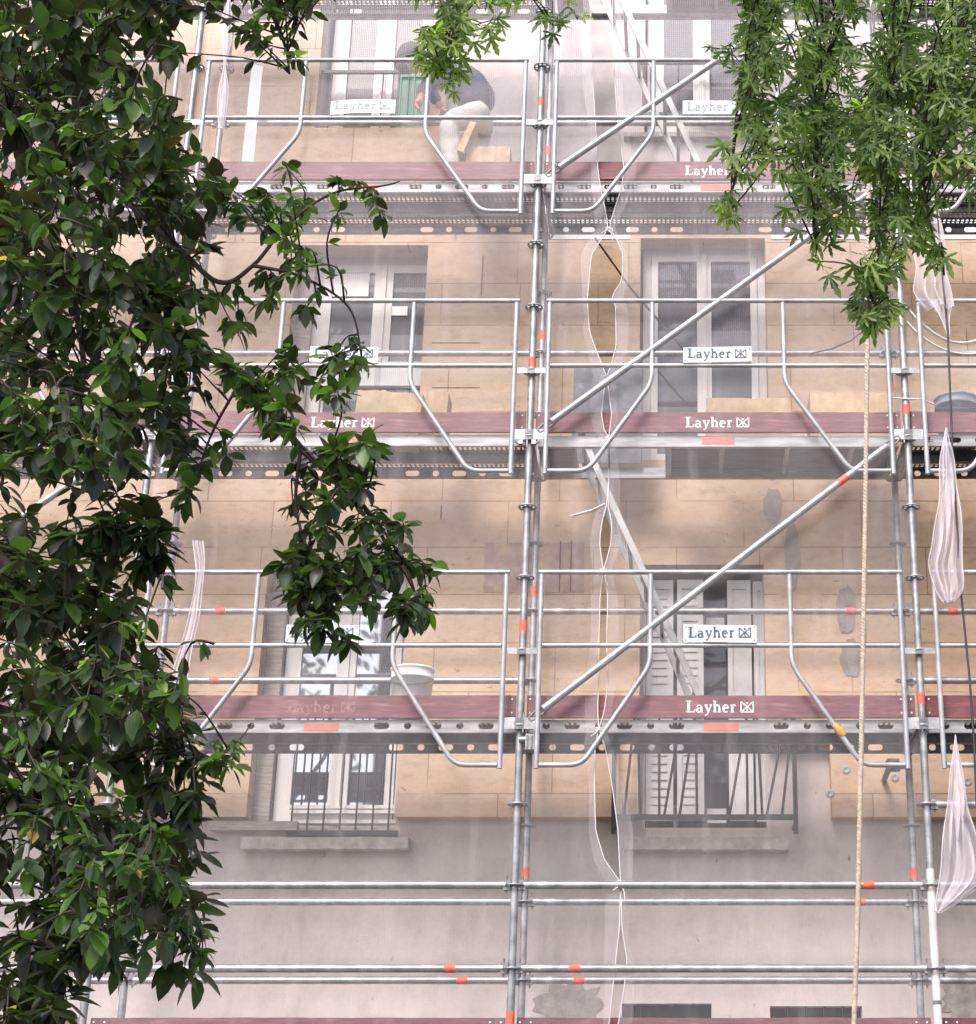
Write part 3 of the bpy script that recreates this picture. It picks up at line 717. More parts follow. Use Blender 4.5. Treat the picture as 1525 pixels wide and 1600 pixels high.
for l in range(4):
    for i in range(4):
        t_ = toe(i, l, ink=INK.get((i,l)))
        if (i,l) in INK:
            t_['label'] = {(1,1): 'wine red toe board of the lower deck, left bay, with rubbed out lettering', (2,1): 'dark wine red toe board with crisp white lettering, lower deck, right bay',
              (1,2): 'scuffed red toe board, middle deck left bay, lettering half behind leaves', (2,2): 'red and violet stained toe board with white lettering, middle deck, right bay', (2,3): 'pale pinkish toe board with white lettering, upper deck, right bay'}[i,l]
# signs on the guardrails
for l in (1, 2, 3):
    for i in (1, 2, 3):
        if i == 3: continue
        z = LEV[l]+.535; xc = XS[i]+BAY/2-.005; hw, h = .235, .115; y = Yo-.085
        lab = {(1,1): 'white name plate on the guardrail over the lower deck, left bay, mostly behind leaves', (1,2): 'white name plate with blue serif name on the lower deck guardrail, right bay', (2,1): 'white name plate crossed by leaves, middle deck, left bay',
               (2,2): 'white name plate on the middle deck guardrail, right bay, crossing the window', (3,1): 'bent white name plate with worn letters, upper deck, left bay', (3,2): 'white name plate half hidden by maple leaves, upper deck, right bay'}[(l, i)]
        r = empty('name_plate', (xc, y, z), lab, 'sign', 'white name plates on the guardrails')
        b = MB(); tilt = random.uniform(-.005,.006)
        arch = .012 if (l,i) == (3,1) else 0
        for k in range(8):
            a0, a1 = -hw+2*hw*k/8, -hw+2*hw*(k+1)/8
            q = lambda a: arch*(1-(a/hw)**2)+tilt*a/hw
            vs = [(xc+a0,y,z+q(a0)),(xc+a1,y,z+q(a1)),(xc+a1,y,z+h+q(a1)),(xc+a0,y,z+h+q(a0))]
            vs += [(p[0],y+.003,p[2]) for p in vs]; b.add(vs, [(0,1,2,3),(7,6,5,4),(3,2,6,7),(0,4,5,1)])
            if k == 0: b.add([vs[0],vs[3],vs[7],vs[4]], [(0,1,2,3)])
            if k == 7: b.add([vs[1],vs[2],vs[6],vs[5]], [(3,2,1,0)])
        b.build('plate', M['sign'], r)
        lettering(xc-hw+.028, z+.032+(arch*.9), .070, y-.0035, hw*2-.06).build('lettering', M['sign_worn' if (l,i) in ((3,1),(3,2)) else 'sign_ink'], r)
        c = MB()
        for dx in (-hw+.014, hw-.014):
            for dz in (.014, h-.014): c.tube([(xc+dx,y-.003,z+dz+arch*.1),(xc+dx,y-.0005,z+dz+arch*.1)], .005, 8)
        c.build('screw', M['galv_dark'], r)
# decks
def plank(x0, y0, y1, z, root, front_holes, rear_holes, perf, topm='deck'):
    zt, zb = z+.062, z-.018
    def hs(seed):
        out = []; x = x0+.16; k = 0
        while x < x0+BAY-.12:
            if not (BAY*.40 < x-x0 < BAY*.60): out.append((x, .028 if k % 2 else .002))
            x += .168; k += 1
        return out
    f = MB()
    if front_holes: f.holeplate(x0+.05, x0+BAY-.05, zb, zt, y0, hs(0))
    else: f.add([(x0+.05,y0,zb),(x0+BAY-.05,y0,zb),(x0+BAY-.05,y0,zt),(x0+.05,y0,zt)], [(0,1,2,3)])
    f.box(x0+.05, x0+BAY-.05, y0+.001, y0+.022, zb-.004, zb-.001)
    f.build('front_edge', M['beam'], root)
    f = MB()
    if rear_holes: f.holeplate(x0+.05, x0+BAY-.05, zb, zt, y1, hs(1))
    else: f.add([(x0+.05,y1,zb),(x0+BAY-.05,y1,zb),(x0+BAY-.05,y1,zt),(x0+.05,y1,zt)], [(0,1,2,3)])
    f.box(x0+.05, x0+BAY-.05, y1-.022, y1-.001, zb-.004, zb-.001)
    f.build('rear_edge', M['deck'], root)
    f = MB()
    a, b = x0+.05, x0+BAY-.05; ya, yb = y0+.001, y1-.001; n = 6
    # ribbed, perforated walking surface: bands of holes between plain ribs
    t1 = MB(); t2 = MB(); bands = [(ya, ya+.03, 0), (ya+.03, ya+.135, 1), (ya+.135, yb-.135, 0), (yb-.135, yb-.03, 1), (yb-.03, yb, 0)]
    for (c, d, p) in bands:
        (t2 if p and perf else t1).add([(a,c,zt-.001),(b,c,zt-.001),(b,d,zt-.001),(a,d,zt-.001)], [(0,1,2,3)])
    for yy in (ya+.142, yb-.142): t1.add([(a,yy,zt-.002),(b,yy,zt-.002),(b,yy,zt-.03),(a,yy,zt-.03)], [(0,1,2,3)])
    t1.build('walking_surface', M[topm], root)
    if t2.v: t2.build('perforated_strip', M['perf'], root)
    e_ = MB(); e_.box(x0+.035, x0+.05, y0, y1, zb, zt-.01); e_.box(x0+BAY-.05, x0+BAY-.035, y0, y1, zb, zt-.01)
    for s in (.0, 1.): 
        for q in (.08, .24): e_.tube([(x0+(BAY-.045 if s else .045), y0+q, z+.01), (x0+(BAY-.0 if s else 0), y0+q, z+.03)], .008, 6)
    e_.build('end_claw', M['galv_dark'], root)
for l in range(5):
    for i in range(4):
        if l == 0 and i == 0: pass
        hatch = (i == 2 and l in (2, 4))
        x0 = XS[i]; z = LEV[l]
        r = empty('deck_platform', (x0, Yo+.055, z), ('steel deck of slotted planks forming the %s, %s' if not hatch else 'timber hatch deck with ladder opening forming the %s, %s') % (DK[l], BAYN[i]), 'scaffold deck', 'walking decks of the scaffold')
        if not hatch:
            fh = not (l == 2 and i == 1)
            plank(x0, Yo+.075, Yo+.375, z, r, fh, False, True); plank(x0, Yo+.385, Yo+.685, z, r, False, True, True)
        else:
            zt, zb = z+.062, z-.018
            f = MB()
            for ya in (Yo+.075, Yo+.645): f.box(x0+.05, x0+BAY-.05, ya, ya+.035, zb-.01, zt-.012)
            for xx in (x0+.05, x0+.92, x0+BAY-.09): f.box(xx, xx+.04, Yo+.111, Yo+.644, zb, zt-.012)
            f.build('side_beam', M['beam'], r)
            f = MB(); f.box(x0+.961, x0+BAY-.09, Yo+.1105, Yo+.6445, zt-.022, zt-.01)
            f.box(x0+.091, x0+.30, Yo+.1105, Yo+.6445, zt-.022, zt-.01)
            f.build('plywood_panel', mat('dark_plywood', [(.3, (.035,.03,.03)), (.55, (.075,.065,.065)), (.8, (.16,.14,.13))], 5, .7, 0, .1, 40, (1,4,1)), r)
            f = MB(); 
            for xx in (1.3, 1.75, 2.2): f.box(x0+xx, x0+xx+.03, Yo+.111, Yo+.644, zb+.02, zt-.023)
            f.build('cross_rib', M['plank'], r)
        b = MB(); xc = x0+BAY/2; b.box(xc-.11, xc+.11, Yo+.0715, Yo+.0735, z-.008, z+.040)
        b.build('red_sticker', M['red'], r)
# padlocked clamp box under lower deck at the central post
t = MB(); v = at(828, 1160, Yo-.03); t.obox(v, .055, .05, .10); t.tube([v+Vector((-.07,0,.02)), v+Vector((0,0,.02))], .02, 8); t.tube([v+Vector((-.015,-.03,-.04)), v+Vector((-.015,-.03,.04))], .006, 6); t.tube([v+Vector((.012,-.03,-.04)), v+Vector((.012,-.03,.04))], .006, 6)
tag(t.build('clamp_coupler', M['galv']), 'small steel clamp coupler on the central post under the lower deck', 'clamp')
for (px, py, lb) in ((1412, 683, 'steel couplers clustered at the right post, middle deck level'), (818, 1133, 'steel coupler cluster at the central post, lower deck level'), (824, 690, 'steel coupler at the central post, middle deck level'), (1440, 1133, 'steel coupler at the right post, lower deck level')):
    v = at(px, py, Yo-.03); t = MB()
    for s in (-1, 1):
        t.tube([v+Vector((s*.03,-.01,-.02)), v+Vector((s*.075,-.02,-.015)), v+Vector((s*.08,-.02,.02)), v+Vector((s*.03,-.01,.03))], .008, 6)
        t.obox(v+Vector((s*.045,0,0)), .03, .05, .05)
    t.tube([v+Vector((0,-.02,-.05)), v+Vector((0,-.02,.08))], .006, 6)
    tag(t.build('clamp_coupler', M['galv']), lb, 'clamp', 'couplers at the posts')
# wall tie with coupler near right post
v = at(1395, 1197, Yi-.1); t = MB(); t.tube([v+Vector((.12,0,.0)), v+Vector((-.04,0,.0))], .022, 10); t.obox(v+Vector((.0,0,0)), .09, .08, .07, None, .01); t.tube([Vector((v.x-.02, v.y, v.z)), Vector((v.x-.02, YINS-.01, v.z-.02))], .02, 8)
tag(t.build('wall_tie', M['galv_dark']), 'dark wall tie coupler fixed into the insulation right of the black railing', 'wall tie')

# ladders
def ladder(pa, pb, Yc, lab, wdt=.55):
    a = at(pa[0], pa[1], Yc); b = at(pb[0], pb[1], Yc); root = empty('access_ladder', a, lab, 'ladder', 'aluminium access ladders')
    d = (b-a); L = d.length; d.normalize(); nrm = Vector((-d.z, 0, d.x))
    for s in (-1, 1):
        t = MB(); y = Yc+s*wdt/2
        Mx = Matrix((d, Vector((0,1,0)), nrm)).transposed()
        t.obox(((a+b)/2).x*Vector((1,0,0))+Vector((0,y,((a+b)/2).z)), L, .024, .042, Mx); t.build('stile', M['alu'], root)
    k = .14
    while k < L-.05:
        p = a+d*k; t = MB(); t.tube([(p.x, Yc-wdt/2-.014, p.z), (p.x, Yc+wdt/2+.014, p.z)], .014, 6); t.build('rung', M['alu'], root); k += .275
ladder((1098,1118), (905,688), Yo+.38, 'aluminium ladder leaning left from the lower deck to the middle hatch')
ladder((1092,290), (938,-40), Yo+.38, 'aluminium ladder leaning left on the upper deck beside the right window')

# ------------------------------------------------------------------ boards, buckets, loose things on the decks
def deckboard(px0, px1, py0, py1, Y, dep, lab, rot=0, lev=None, m_='foam', name='insulation_board', sub=None):
    a = at(px0, py1, Y); b = at(px1, py0, Y); mb = MB()
    cx, cz = (a.x+b.x)/2, (a.z+b.z)/2; zb = LEV[lev]+.064; zt = b.z
    n = 14; L = b.x-a.x; rows = []
    for s in range(n+1):
        xx = -L/2+L*s/n; j = lambda q=.004: random.uniform(-q, q)
        z0_ = zb-cz; z1_ = zt-cz
        rows.append([(xx+j(),0,z0_),(xx+j(),j(),z1_+j(.003)),(xx+j(),dep+j(),z1_+j(.003)),(xx,dep,z0_),(xx+j(),0,z0_)])
    Mr = Matrix.Rotation(rot, 3, 'Y')
    rows = [[Mr @ Vector(p)+Vector((cx, Y, cz)) for p in r] for r in rows]
    mb.grid(rows, False); mb.add(rows[0][:4], [(0,1,2,3)]); mb.add(rows[-1][:4], [(3,2,1,0)])
    return tag(mb.build(name, M[m_]), lab, 'insulation board', 'insulation offcuts lying on the decks')
deckboard(556, 660, 612, 650, Yo+.22, .30, 'thick tan insulation block lying tilted on the middle deck, left bay', math.radians(4), 2)
deckboard(655, 700, 612, 650, Yo+.36, .20, 'smaller tan offcut behind the tilted block, middle deck', math.radians(2), 2)
deckboard(1103, 1236, 622, 650, Yo+.25, .28, 'flat tan insulation offcut below the right window on the middle deck', 0, 2)
deckboard(1266, 1398, 613, 650, Yo+.30, .30, 'long tan insulation offcut beside the rope on the middle deck', 0, 2)
deckboard(727, 797, 229, 262, Yo+.20, .25, 'pale tan insulation block at the feet of the worker', 0, 3)
mb = MB(); a = at(722, 250, Yo+.25); b = at(742, 205, Yo+.25); d = b-a
mb.obox((a+b)/2, .05, .24, d.length, Matrix.Rotation(math.atan2(d.x, d.z), 3, 'Y'), .004); tag(mb.build('insulation_board', M['foam']), 'thin tan offcut leaning against the leg of the worker', 'insulation board')
# crumbs of cut foam on the lower deck
mb = MB(); rr = random.Random(3)
for k in range(26):
    c = at(rr.uniform(695, 775), 1086, Yo+.3); c.z = LEV[1]+.20+rr.uniform(0,.03)*(1-abs(k-13)/13)
    mb.obox(c, rr.uniform(.02,.06), rr.uniform(.02,.06), rr.uniform(.01,.03), Matrix.Rotation(rr.uniform(0,3), 3, 'Z') @ Matrix.Rotation(rr.uniform(-.5,.5), 3, 'Y'), .004)
mb.box(at(690,1086,Yo+.3).x, at(780,1086,Yo+.3).x, Yo+.22, Yo+.40, LEV[1]+.065, LEV[1]+.20)
tag(mb.build('foam_offcuts', M['foam']), 'crumbled tan foam offcuts right of the white bucket', 'offcuts')
def bucket(cx, z0, Y, r, h, lab, m_='bucket', name='bucket'):
    root = empty(name, (cx, Y, z0), lab, 'bucket'); b = MB()
    b.lathe((cx,Y,z0), [(0,0),(r*.84,0),(r*.86,.01),(r*.95,h*.80),(r*1.0,h*.80),(r*1.0,h*.84),(r*.97,h*.85),(r*.985,h*.96),(r*1.02,h*.97),(r*1.02,h),(r*.95,h),(r*.82,.02),(0,.02)], 36)
    b.build('tub', M[m_], root)
    t = MB(); t.tube([(cx+r*1.0*math.cos(a), Y-r*1.0*abs(math.sin(a))-.005, z0+h*.82-.07*abs(math.sin(a))) for a in [PI*k/16 for k in range(17)]], .003, 6); t.build('handle', M['galv_dark'], root)
v = at(645, 1046, Yo+.26); bucket(v.x, LEV[1]+.064, Yo+.26, .143, v.z-LEV[1]-.064, 'white plastic bucket standing on the lower deck in front of the window')
v = at(1493, 625, Yo+.28); bucket(v.x, LEV[2]+.064, Yo+.28, .15, v.z-LEV[2]-.064, 'blue grey tub standing on the middle deck, far right bay', 'bluegrey')
# green crate at the upper left window
r_ = rectpx(626, 122, 664, 186, YW-.02); zc = 9.215; mb = MB(); mb.box(r_[0], r_[1], YW-.02, YW+.0, zc, r_[3]); mb.box(r_[0], r_[1], YW+.001, YW+.09, zc, zc+.02)
for xx in (r_[0], (r_[0]+r_[1])/2, r_[1]-.012): mb.box(xx, xx+.012, YW-.035, YW-.021, zc, r_[3]+.01)
mb.box(r_[0]-.005, r_[1]+.005, YW-.036, YW+.01, r_[3]+.001, r_[3]+.02)
tag(mb.build('green_crate', M['green']), 'green plastic crate at the upper window behind the worker', 'crate')
# slate sheet leaning at the middle deck
r_ = rectpx(897, 566, 1003, 640, Yi-.06); mb = MB(); n = 8; rows = []
for k in range(n+1):
    xx = r_[0]+(r_[1]-r_[0])*k/n; rows.append([(xx, Yi-.14, LEV[2]+.064), (xx+.002, Yi-.08+.01*math.sin(k), (r_[2]+r_[3])/2), (xx, Yi-.03, r_[3]+random.uniform(-.008,.008)), (xx, Yi-.02, r_[3]), (xx, Yi-.13, LEV[2]+.064)])
mb.grid(rows, False); tag(mb.build('dark_sheet', M['slate']), 'dark slate grey sheet standing on the middle deck left of the window', 'sheet')
# white plank upright on the upper deck
a = at(386, 262, Yo+.45); b = at(402, 104, Yo+.6); mb = MB(); d = b-a; a.z = LEV[3]+.064
d = b-a; Mx = d.to_track_quat('Z', 'Y').to_matrix(); mb.obox((a+b)/2, .085, .03, d.length, Mx, .001)
tag(mb.build('white_plank', M['sign']), 'white upright batten leaning on the upper deck at left', 'plank')
# loose wire near the slit
t = MB(); t.tube([at(930,372,Yi), at(985,450,Yi), at(1018,488,Yi), at(1070,548,Yi)], .008, 6); tag(t.build('iron_bar', M['black']), 'thin dark bar slanting behind the net slit under the upper deck', 'bar')
# rope with three strands
root = empty('hanging_rope', at(1355, 470, Yo-.4), 'twisted beige rope hanging down in front of the right bay', 'rope')
pts = [at(1358,150,Yo-.4), at(1356,470,Yo-.4), at(1352,800,Yo-.4), at(1347,1100,Yo-.4), at(1341,1400,Yo-.4), at(1333,1640,Yo-.4), at(1331,1900,Yo-.4)]
def interp(pts, s):
    k = min(int(s*(len(pts)-1)), len(pts)-2); f_ = s*(len(pts)-1)-k; return pts[k].lerp(pts[k+1], f_)
for q in range(3):
    L = 6.6; n = int(L/.055*8); t = MB(); pp = []
    for k in range(n+1):
        s = k/n; c = interp(pts, s); a_ = 2*PI*(k/8+q/3)*1.0; pp.append(c+Vector((math.cos(a_)*.0085, math.sin(a_)*.0085, 0)))
    t.tube(pp, .0088, 5, False); t.build('strand', M['rope'], root)
t = MB(); t.tube([at(1446,-30,Yo-.12), at(1452,200,Yo-.12), at(1472,420,Yo-.12), at(1481,520,Yo-.12), at(1488,700,Yo-.12), at(1502,930,Yo-.12), at(1515,1060,Yo-.12), at(1522,1160,Yo-.12), at(1526,1260,Yo-.12)], .0075, 8)
tag(t.build('black_cable', M['black']), 'black cable hanging beside the right post', 'cable')
# thin cords
for pts_, lb in (([(1355,310),(1354,400),(1356,520),(1352,640),(1350,700)], None),):
    pass
t = MB(); t.tube([at(892,806,Yo+.02), at(925,797,Yo+.02), at(945,787,Yo+.02)], .006, 6); tag(t.build('cord_end', M['hem']), 'white cord end sticking out left of the ladder', 'cord')
t = MB(); t.tube([at(1390,622,Yo-.02), at(1400,622,Yo-.03), at(1440,624,Yo-.03), at(1460,632,Yo+.02)], .005, 6); tag(t.build('tie_string', M['hem']), 'white string tied round the right post over the middle deck', 'cord')
t = MB(); t.tube([at(1268,552,Yi-.1), at(1300,545,Yi-.1), at(1330,532,Yi-.1), at(1345,520,Yi-.1)], .006, 6); tag(t.build('wall_wire', M['black']), 'dark bent wire on the wall right of the middle window', 'wire')

# ------------------------------------------------------------------ nets
YN = Yo+.030
SEAM_L = [(-60,928),(0,925),(60,922),(120,926),(200,931),(262,934),(292,938),(330,946),(358,951),(372,942),(400,924),(470,918),(520,921),(560,936),(590,948),(610,944),(650,940),(672,944),(685,951),(740,952),(790,948),(820,940),(850,937),(880,941),(892,943),(930,938),(1000,936),(1060,936),(1110,934),(1140,936),(1165,930),(1230,929),(1300,931),(1345,945),(1380,970),(1450,968),(1540,958),(1640,948),(1800,935)]
SEAM_R = [(-60,955),(0,957),(60,958),(120,960),(200,966),(262,975),(292,972),(330,960),(358,951),(372,962),(400,974),(440,972),(465,955),(480,962),(540,963),(570,956),(590,948),(610,951),(650,956),(672,953),(685,951),(740,952),(790,950),(820,956),(850,955),(880,947),(892,943),(930,950),(1000,948),(1060,950),(1110,945),(1140,936),(1165,945),(1230,957),(1300,966),(1345,968),(1380,970),(1450,972),(1500,980),(1540,976),(1640,960),(1800,945)]
def seam(tab, py):
    for (a, x0), (b, x1) in zip(tab, tab[1:]):
        if a <= py <= b: return x0+(x1-x0)*(py-a)/(b-a)
    return tab[-1][1]
def wav(x, z): return .018*math.sin(x*5.1+z*.9)+.012*math.sin(x*13+1.3*math.sin(z*1.7))+.008*math.sin(z*7+x*3)
def net(name, tab, xfar, side, lab):
    mb = MB(); rows = []; edge = []
    py = -60
    while py <= 1790:
        e_ = at(seam(tab, py), py, YN); row = []
        n = 60
        for k in range(n+1):
            s = (k/n); s = 1-(1-s)**1.7; x = e_.x+(xfar-e_.x)*(1-s)
            d = min(1, abs(x-e_.x)/.3)
            row.append(Vector((x, YN-.004+abs(wav(x, e_.z))*d*.35, e_.z)))
        rows.append(row); edge.append(row[-1].copy()); py += 12 if py < 1700 else 30
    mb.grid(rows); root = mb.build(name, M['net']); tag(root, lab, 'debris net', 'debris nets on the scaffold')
    t = MB(); t.tube([p+Vector((0,-.012,0)) for p in edge], .0036, 6); t.build('hem', M['hem'], root)
    bnd = MB(); rw = []; sg = -1 if side < 0 else 1
    for p in edge:
        wd = .045+.030*abs(math.sin(p.z*1.9+side))+.018*math.sin(p.z*5.3+side*2)
        rw.append([p+Vector((0,-.006,0)), p+Vector((sg*wd*.35,-.016-.006*math.sin(p.z*9),0)), p+Vector((sg*wd*.7,-.007,0)), p+Vector((sg*wd,-.003+.004*math.sin(p.z*7),0))])
    bnd.grid(rw); bnd.build('edge_fold', M['net_fold'], root)
    return root
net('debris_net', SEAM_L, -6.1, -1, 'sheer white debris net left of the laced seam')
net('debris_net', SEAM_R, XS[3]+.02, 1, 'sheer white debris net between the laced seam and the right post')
# knots closing the seam
for px, py in ((951,358),(948,590),(951,685),(943,892),(936,1140),(970,1380)):
    v = at(px, py, YN-.02); t = MB()
    for k in range(3): t.tube([v+Vector((-.022,0,.012*(k-1))), v+Vector((0,-.02,.006*(k-1))), v+Vector((.022,0,.012*(k-1)))], .004, 5)
    t.tube([v, v+Vector((.02,-.03,-.05)), v+Vector((.03,-.03,-.11))], .003, 5)
    t.tube([v, v+Vector((-.02,-.03,-.03)), v+Vector((-.05,-.03,-.05))], .003, 5)
    nm = {358: 'under the upper deck', 590: 'crossed by the middle brace', 685: 'at the middle deck edge', 892: 'at the lower guardrail top rail', 1140: 'at the lower deck edge', 1380: 'at the upper rail under the lower deck'}[py]
    tag(t.build('net_knot', M['hem']), 'white cord knot lacing the nets together %s' % nm, 'knot', 'knots along the net seam')
# far right net with a scooped upper opening
mb = MB(); rows = []; top = []
for k in range(41):
    x = XS[3]+.04+(2.5)*k/40; u = k/40
    px = 1432+500*u
    zt = at(1440, 465, YN).z-.36*math.sin(min(1, (x-XS[3])/.85)*PI)**.8 if (x-XS[3]) < .85 else at(1440, 465, YN).z
    row = []
    for j in range(30):
        zz = zt+(2.3-zt)*j/29 if False else zt+(LEV[2]+.02-zt)*j/29
        row.append(Vector((x, YN-.004+abs(wav(x+7, zz))*.35, zz)))
    rows.append(row); top.append(row[0])
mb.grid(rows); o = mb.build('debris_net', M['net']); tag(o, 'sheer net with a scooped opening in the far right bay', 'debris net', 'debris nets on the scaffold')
t = MB(); t.tube([p+Vector((0,-.012,0)) for p in top], .009, 6); t.build('hem', M['hem'], o)
t = MB(); t.tube([p+Vector((0,-.012,-.10-.02*math.sin(p.x*9))) for p in top], .006, 6); t.build('fold_line', M['hem'], o)
def gathered(rows_, Y, lab, folds=3, amp=.05, seed=0, n=44, name='gathered_net'):
    rr = random.Random(seed); ph = rr.uniform(0, 6); mb = MB(); R = []
    ys = []
    RW = [rows_[0]]+list(rows_)+[rows_[-1]]
    for i in range(1, len(RW)-2):
        for q in range(8):
            t_ = q/8; a, b, c, d = RW[i-1], RW[i], RW[i+1], RW[i+2]
            ys.append(tuple(.5*((2*b[m])+(c[m]-a[m])*t_+(2*a[m]-5*b[m]+4*c[m]-d[m])*t_*t_+(3*b[m]-a[m]-3*c[m]+d[m])*t_**3) for m in range(3)))
    ys.append(rows_[-1])
    eL, eR = [], []
    for (py, xl, xr) in ys:
        row = []
        for k in range(n+1):
            u = k/n; v = at(xl+(xr-xl)*u, py, Y); a_ = amp*min(1, (xr-xl)/30)
            v.y += a_*(math.sin(2*PI*folds*u+ph+1.1*math.sin(py*.021+ph))*.8+.16*math.sin(2*PI*folds*2.3*u+py*.03+ph)+.08*math.sin(py*.07+u*5)); v.x += .35*a_*math.sin(2*PI*folds*u*1.3+py*.03+ph)*math.sin(PI*u)+.004*math.sin(py*.06+ph+u*3); v.z += .008*math.sin(u*11+ph)*(1 if py > rows_[-1][0]-25 else .2); row.append(v)
        R.append(row); eL.append(row[0]); eR.append(row[-1])
    mb.grid(R); o = mb.build(name, M['net_bunch']); tag(o, lab, 'net', 'gathered net ends')
    t = MB(); t.tube(eL, .003, 5); t.tube(eR, .003, 5); t.tube(R[-1], .003, 5)
    t.build('hem', M['hem'], o); return o
YG_ = Yo-.13
gathered([(300,1428,1462),(360,1425,1475),(410,1432,1478),(455,1428,1487),(482,1448,1490)], YG_, 'white net gathered into a bag shape high by the right post', 3, .06, 1)
gathered([(470,1456,1489),(500,1470,1484),(525,1480,1485)], YG_+.02, 'small twisted tail of net under the gathered bag', 2, .02, 9)
gathered([(668,1477,1480),(720,1470,1490),(790,1465,1498),(850,1455,1502),(885,1449,1503),(920,1462,1503),(940,1475,1490)], YG_, 'long white net tail hanging in the gap right of the right post', 4, .06, 2)
gathered([(1148,1492,1494),(1200,1487,1503),(1260,1481,1515),(1320,1474,1530),(1370,1468,1540),(1400,1465,1510),(1425,1464,1470)], YG_, 'triangular white net tail hanging lowest right of the pale post', 4, .06, 3)
gathered([(-20,345,364),(60,347,360),(100,349,353),(140,342,356),(200,340,350)], YG_, 'white net strip tied along the top left guardrail', 2, .04, 4)
gathered([(845,303,317),(890,306,320),(950,298,312),(1010,282,302),(1070,268,292)], YG_, 'white net strip hanging diagonally at the lower left guardrail', 3, .04, 5)

# ------------------------------------------------------------------ the worker
def skin_obj(name, verts, edges, radii, mat_, parent, sub=2, rootv=0, flatten=None):
    me = bpy.data.meshes.new(name); o = bpy.data.objects.new(name, me)
    oo = Vector((0,0,0)); p = parent
    while p is not None: oo = oo+p.location; p = p.parent
    me.from_pydata([tuple(Vector(v)-oo) for v in verts], edges, []); me.materials.append(mat_)
    C.objects.link(o); o.parent = parent
    md = o.modifiers.new('s', 'SKIN'); md.use_smooth_shade = True
    me.skin_vertices.new() if not me.skin_vertices else None
    for i, r in enumerate(radii):
        sv = me.skin_vertices[0].data[i]; sv.radius = r if isinstance(r, tuple) else (r, r); sv.use_root = (i == rootv)
    if name in ('shirt', 'trousers'): sub += 1
    sb = o.modifiers.new('u', 'SUBSURF'); sb.levels = sub; sb.render_levels = sub
    if name in ('shirt', 'trousers'):     # creases of the cloth
        tx = bpy.data.textures.new(name+'_creases', 'CLOUDS'); tx.noise_scale = .09; tx.noise_depth = 2
        dm = o.modifiers.new('d', 'DISPLACE'); dm.texture = tx; dm.strength = .03; dm.mid_level = .5; dm.texture_coords = 'LOCAL'
    return o
YP = Yo+.40
wk = empty('person', (at(735,250,YP).x, YP, LEV[3]+.064), 'worker in slate shirt and cream trousers bending over on the upper deck', 'person')
def J(px, py, dy=0.): return at(px, py, YP+dy)
zf = LEV[3]+.065
pel = J(750,184); sp1 = J(744,148); ch = J(716,122); nk = J(682,106); hd = J(655,99); ht = J(636,88)
kF = J(699,192,-.12); aF = J(712,250,-.12); aF.z = zf+.10; kB = J(752,205,.14); aB = J(738,240,.14); aB.z = zf+.11
shL = J(700,116,-.17); shR = J(700,112,.17); elL = J(672,140,-.20); hnL = J(690,170,-.13); elR = J(664,136,.18); hnR = J(655,160,.05)
toF = aF+Vector((-.17,-.02,-.065)); toB = aB+Vector((-.17,.02,-.075))
V = [pel, sp1, ch, nk, hd, ht, pel+Vector((-.02,-.10,-.03)), kF, aF, toF, pel+Vector((-.0,.10,-.03)), kB, aB, toB, shL, elL, hnL, shR, elR, hnR]
E_ = [(0,1),(1,2),(2,3),(3,4),(4,5),(0,6),(6,7),(7,8),(8,9),(0,10),(10,11),(11,12),(12,13),(2,14),(14,15),(15,16),(2,17),(17,18),(18,19)]
Rr = [(.08,.08),(.09,.085),(.12,.10),.055,.085,.078,.085,.062,.042,.035,.085,.062,.042,.035,.055,.042,.028,.055,.042,.028]
skin_obj('body', V, E_, Rr, M['skin'], wk)
skin_obj('shirt', [J(751,176), sp1, ch, J(692,108), shL, elL, elL.lerp(hnL,.7), shR, elR, elR.lerp(hnR,.7)], [(0,1),(1,2),(2,3),(2,4),(4,5),(5,6),(2,7),(7,8),(8,9)], [(.160,.160),(.162,.155),(.165,.15),.085,.075,.058,.044,.075,.058,.044], M['shirt'], wk)
skin_obj('trousers', [pel+Vector((.0,0,.05)), pel, V[6], kF, kF.lerp(aF,.5), aF+Vector((0,0,.02)), V[10], kB, kB.lerp(aB,.5), aB+Vector((0,0,.02))], [(0,1),(1,2),(2,3),(3,4),(4,5),(1,6),(6,7),(7,8),(8,9)], [(.12,.12),(.14,.135),.105,.085,.078,.072,.105,.083,.075,.07], M['trousers'], wk)
for a_, b_ in ((aF, toF), (aB, toB)): skin_obj('boot', [a_+Vector((.04,0,-.05)), a_.lerp(b_,.4)+Vector((0,0,-.012)), b_], [(0,1),(1,2)], [.05,.045,.038], M['shoe'], wk)
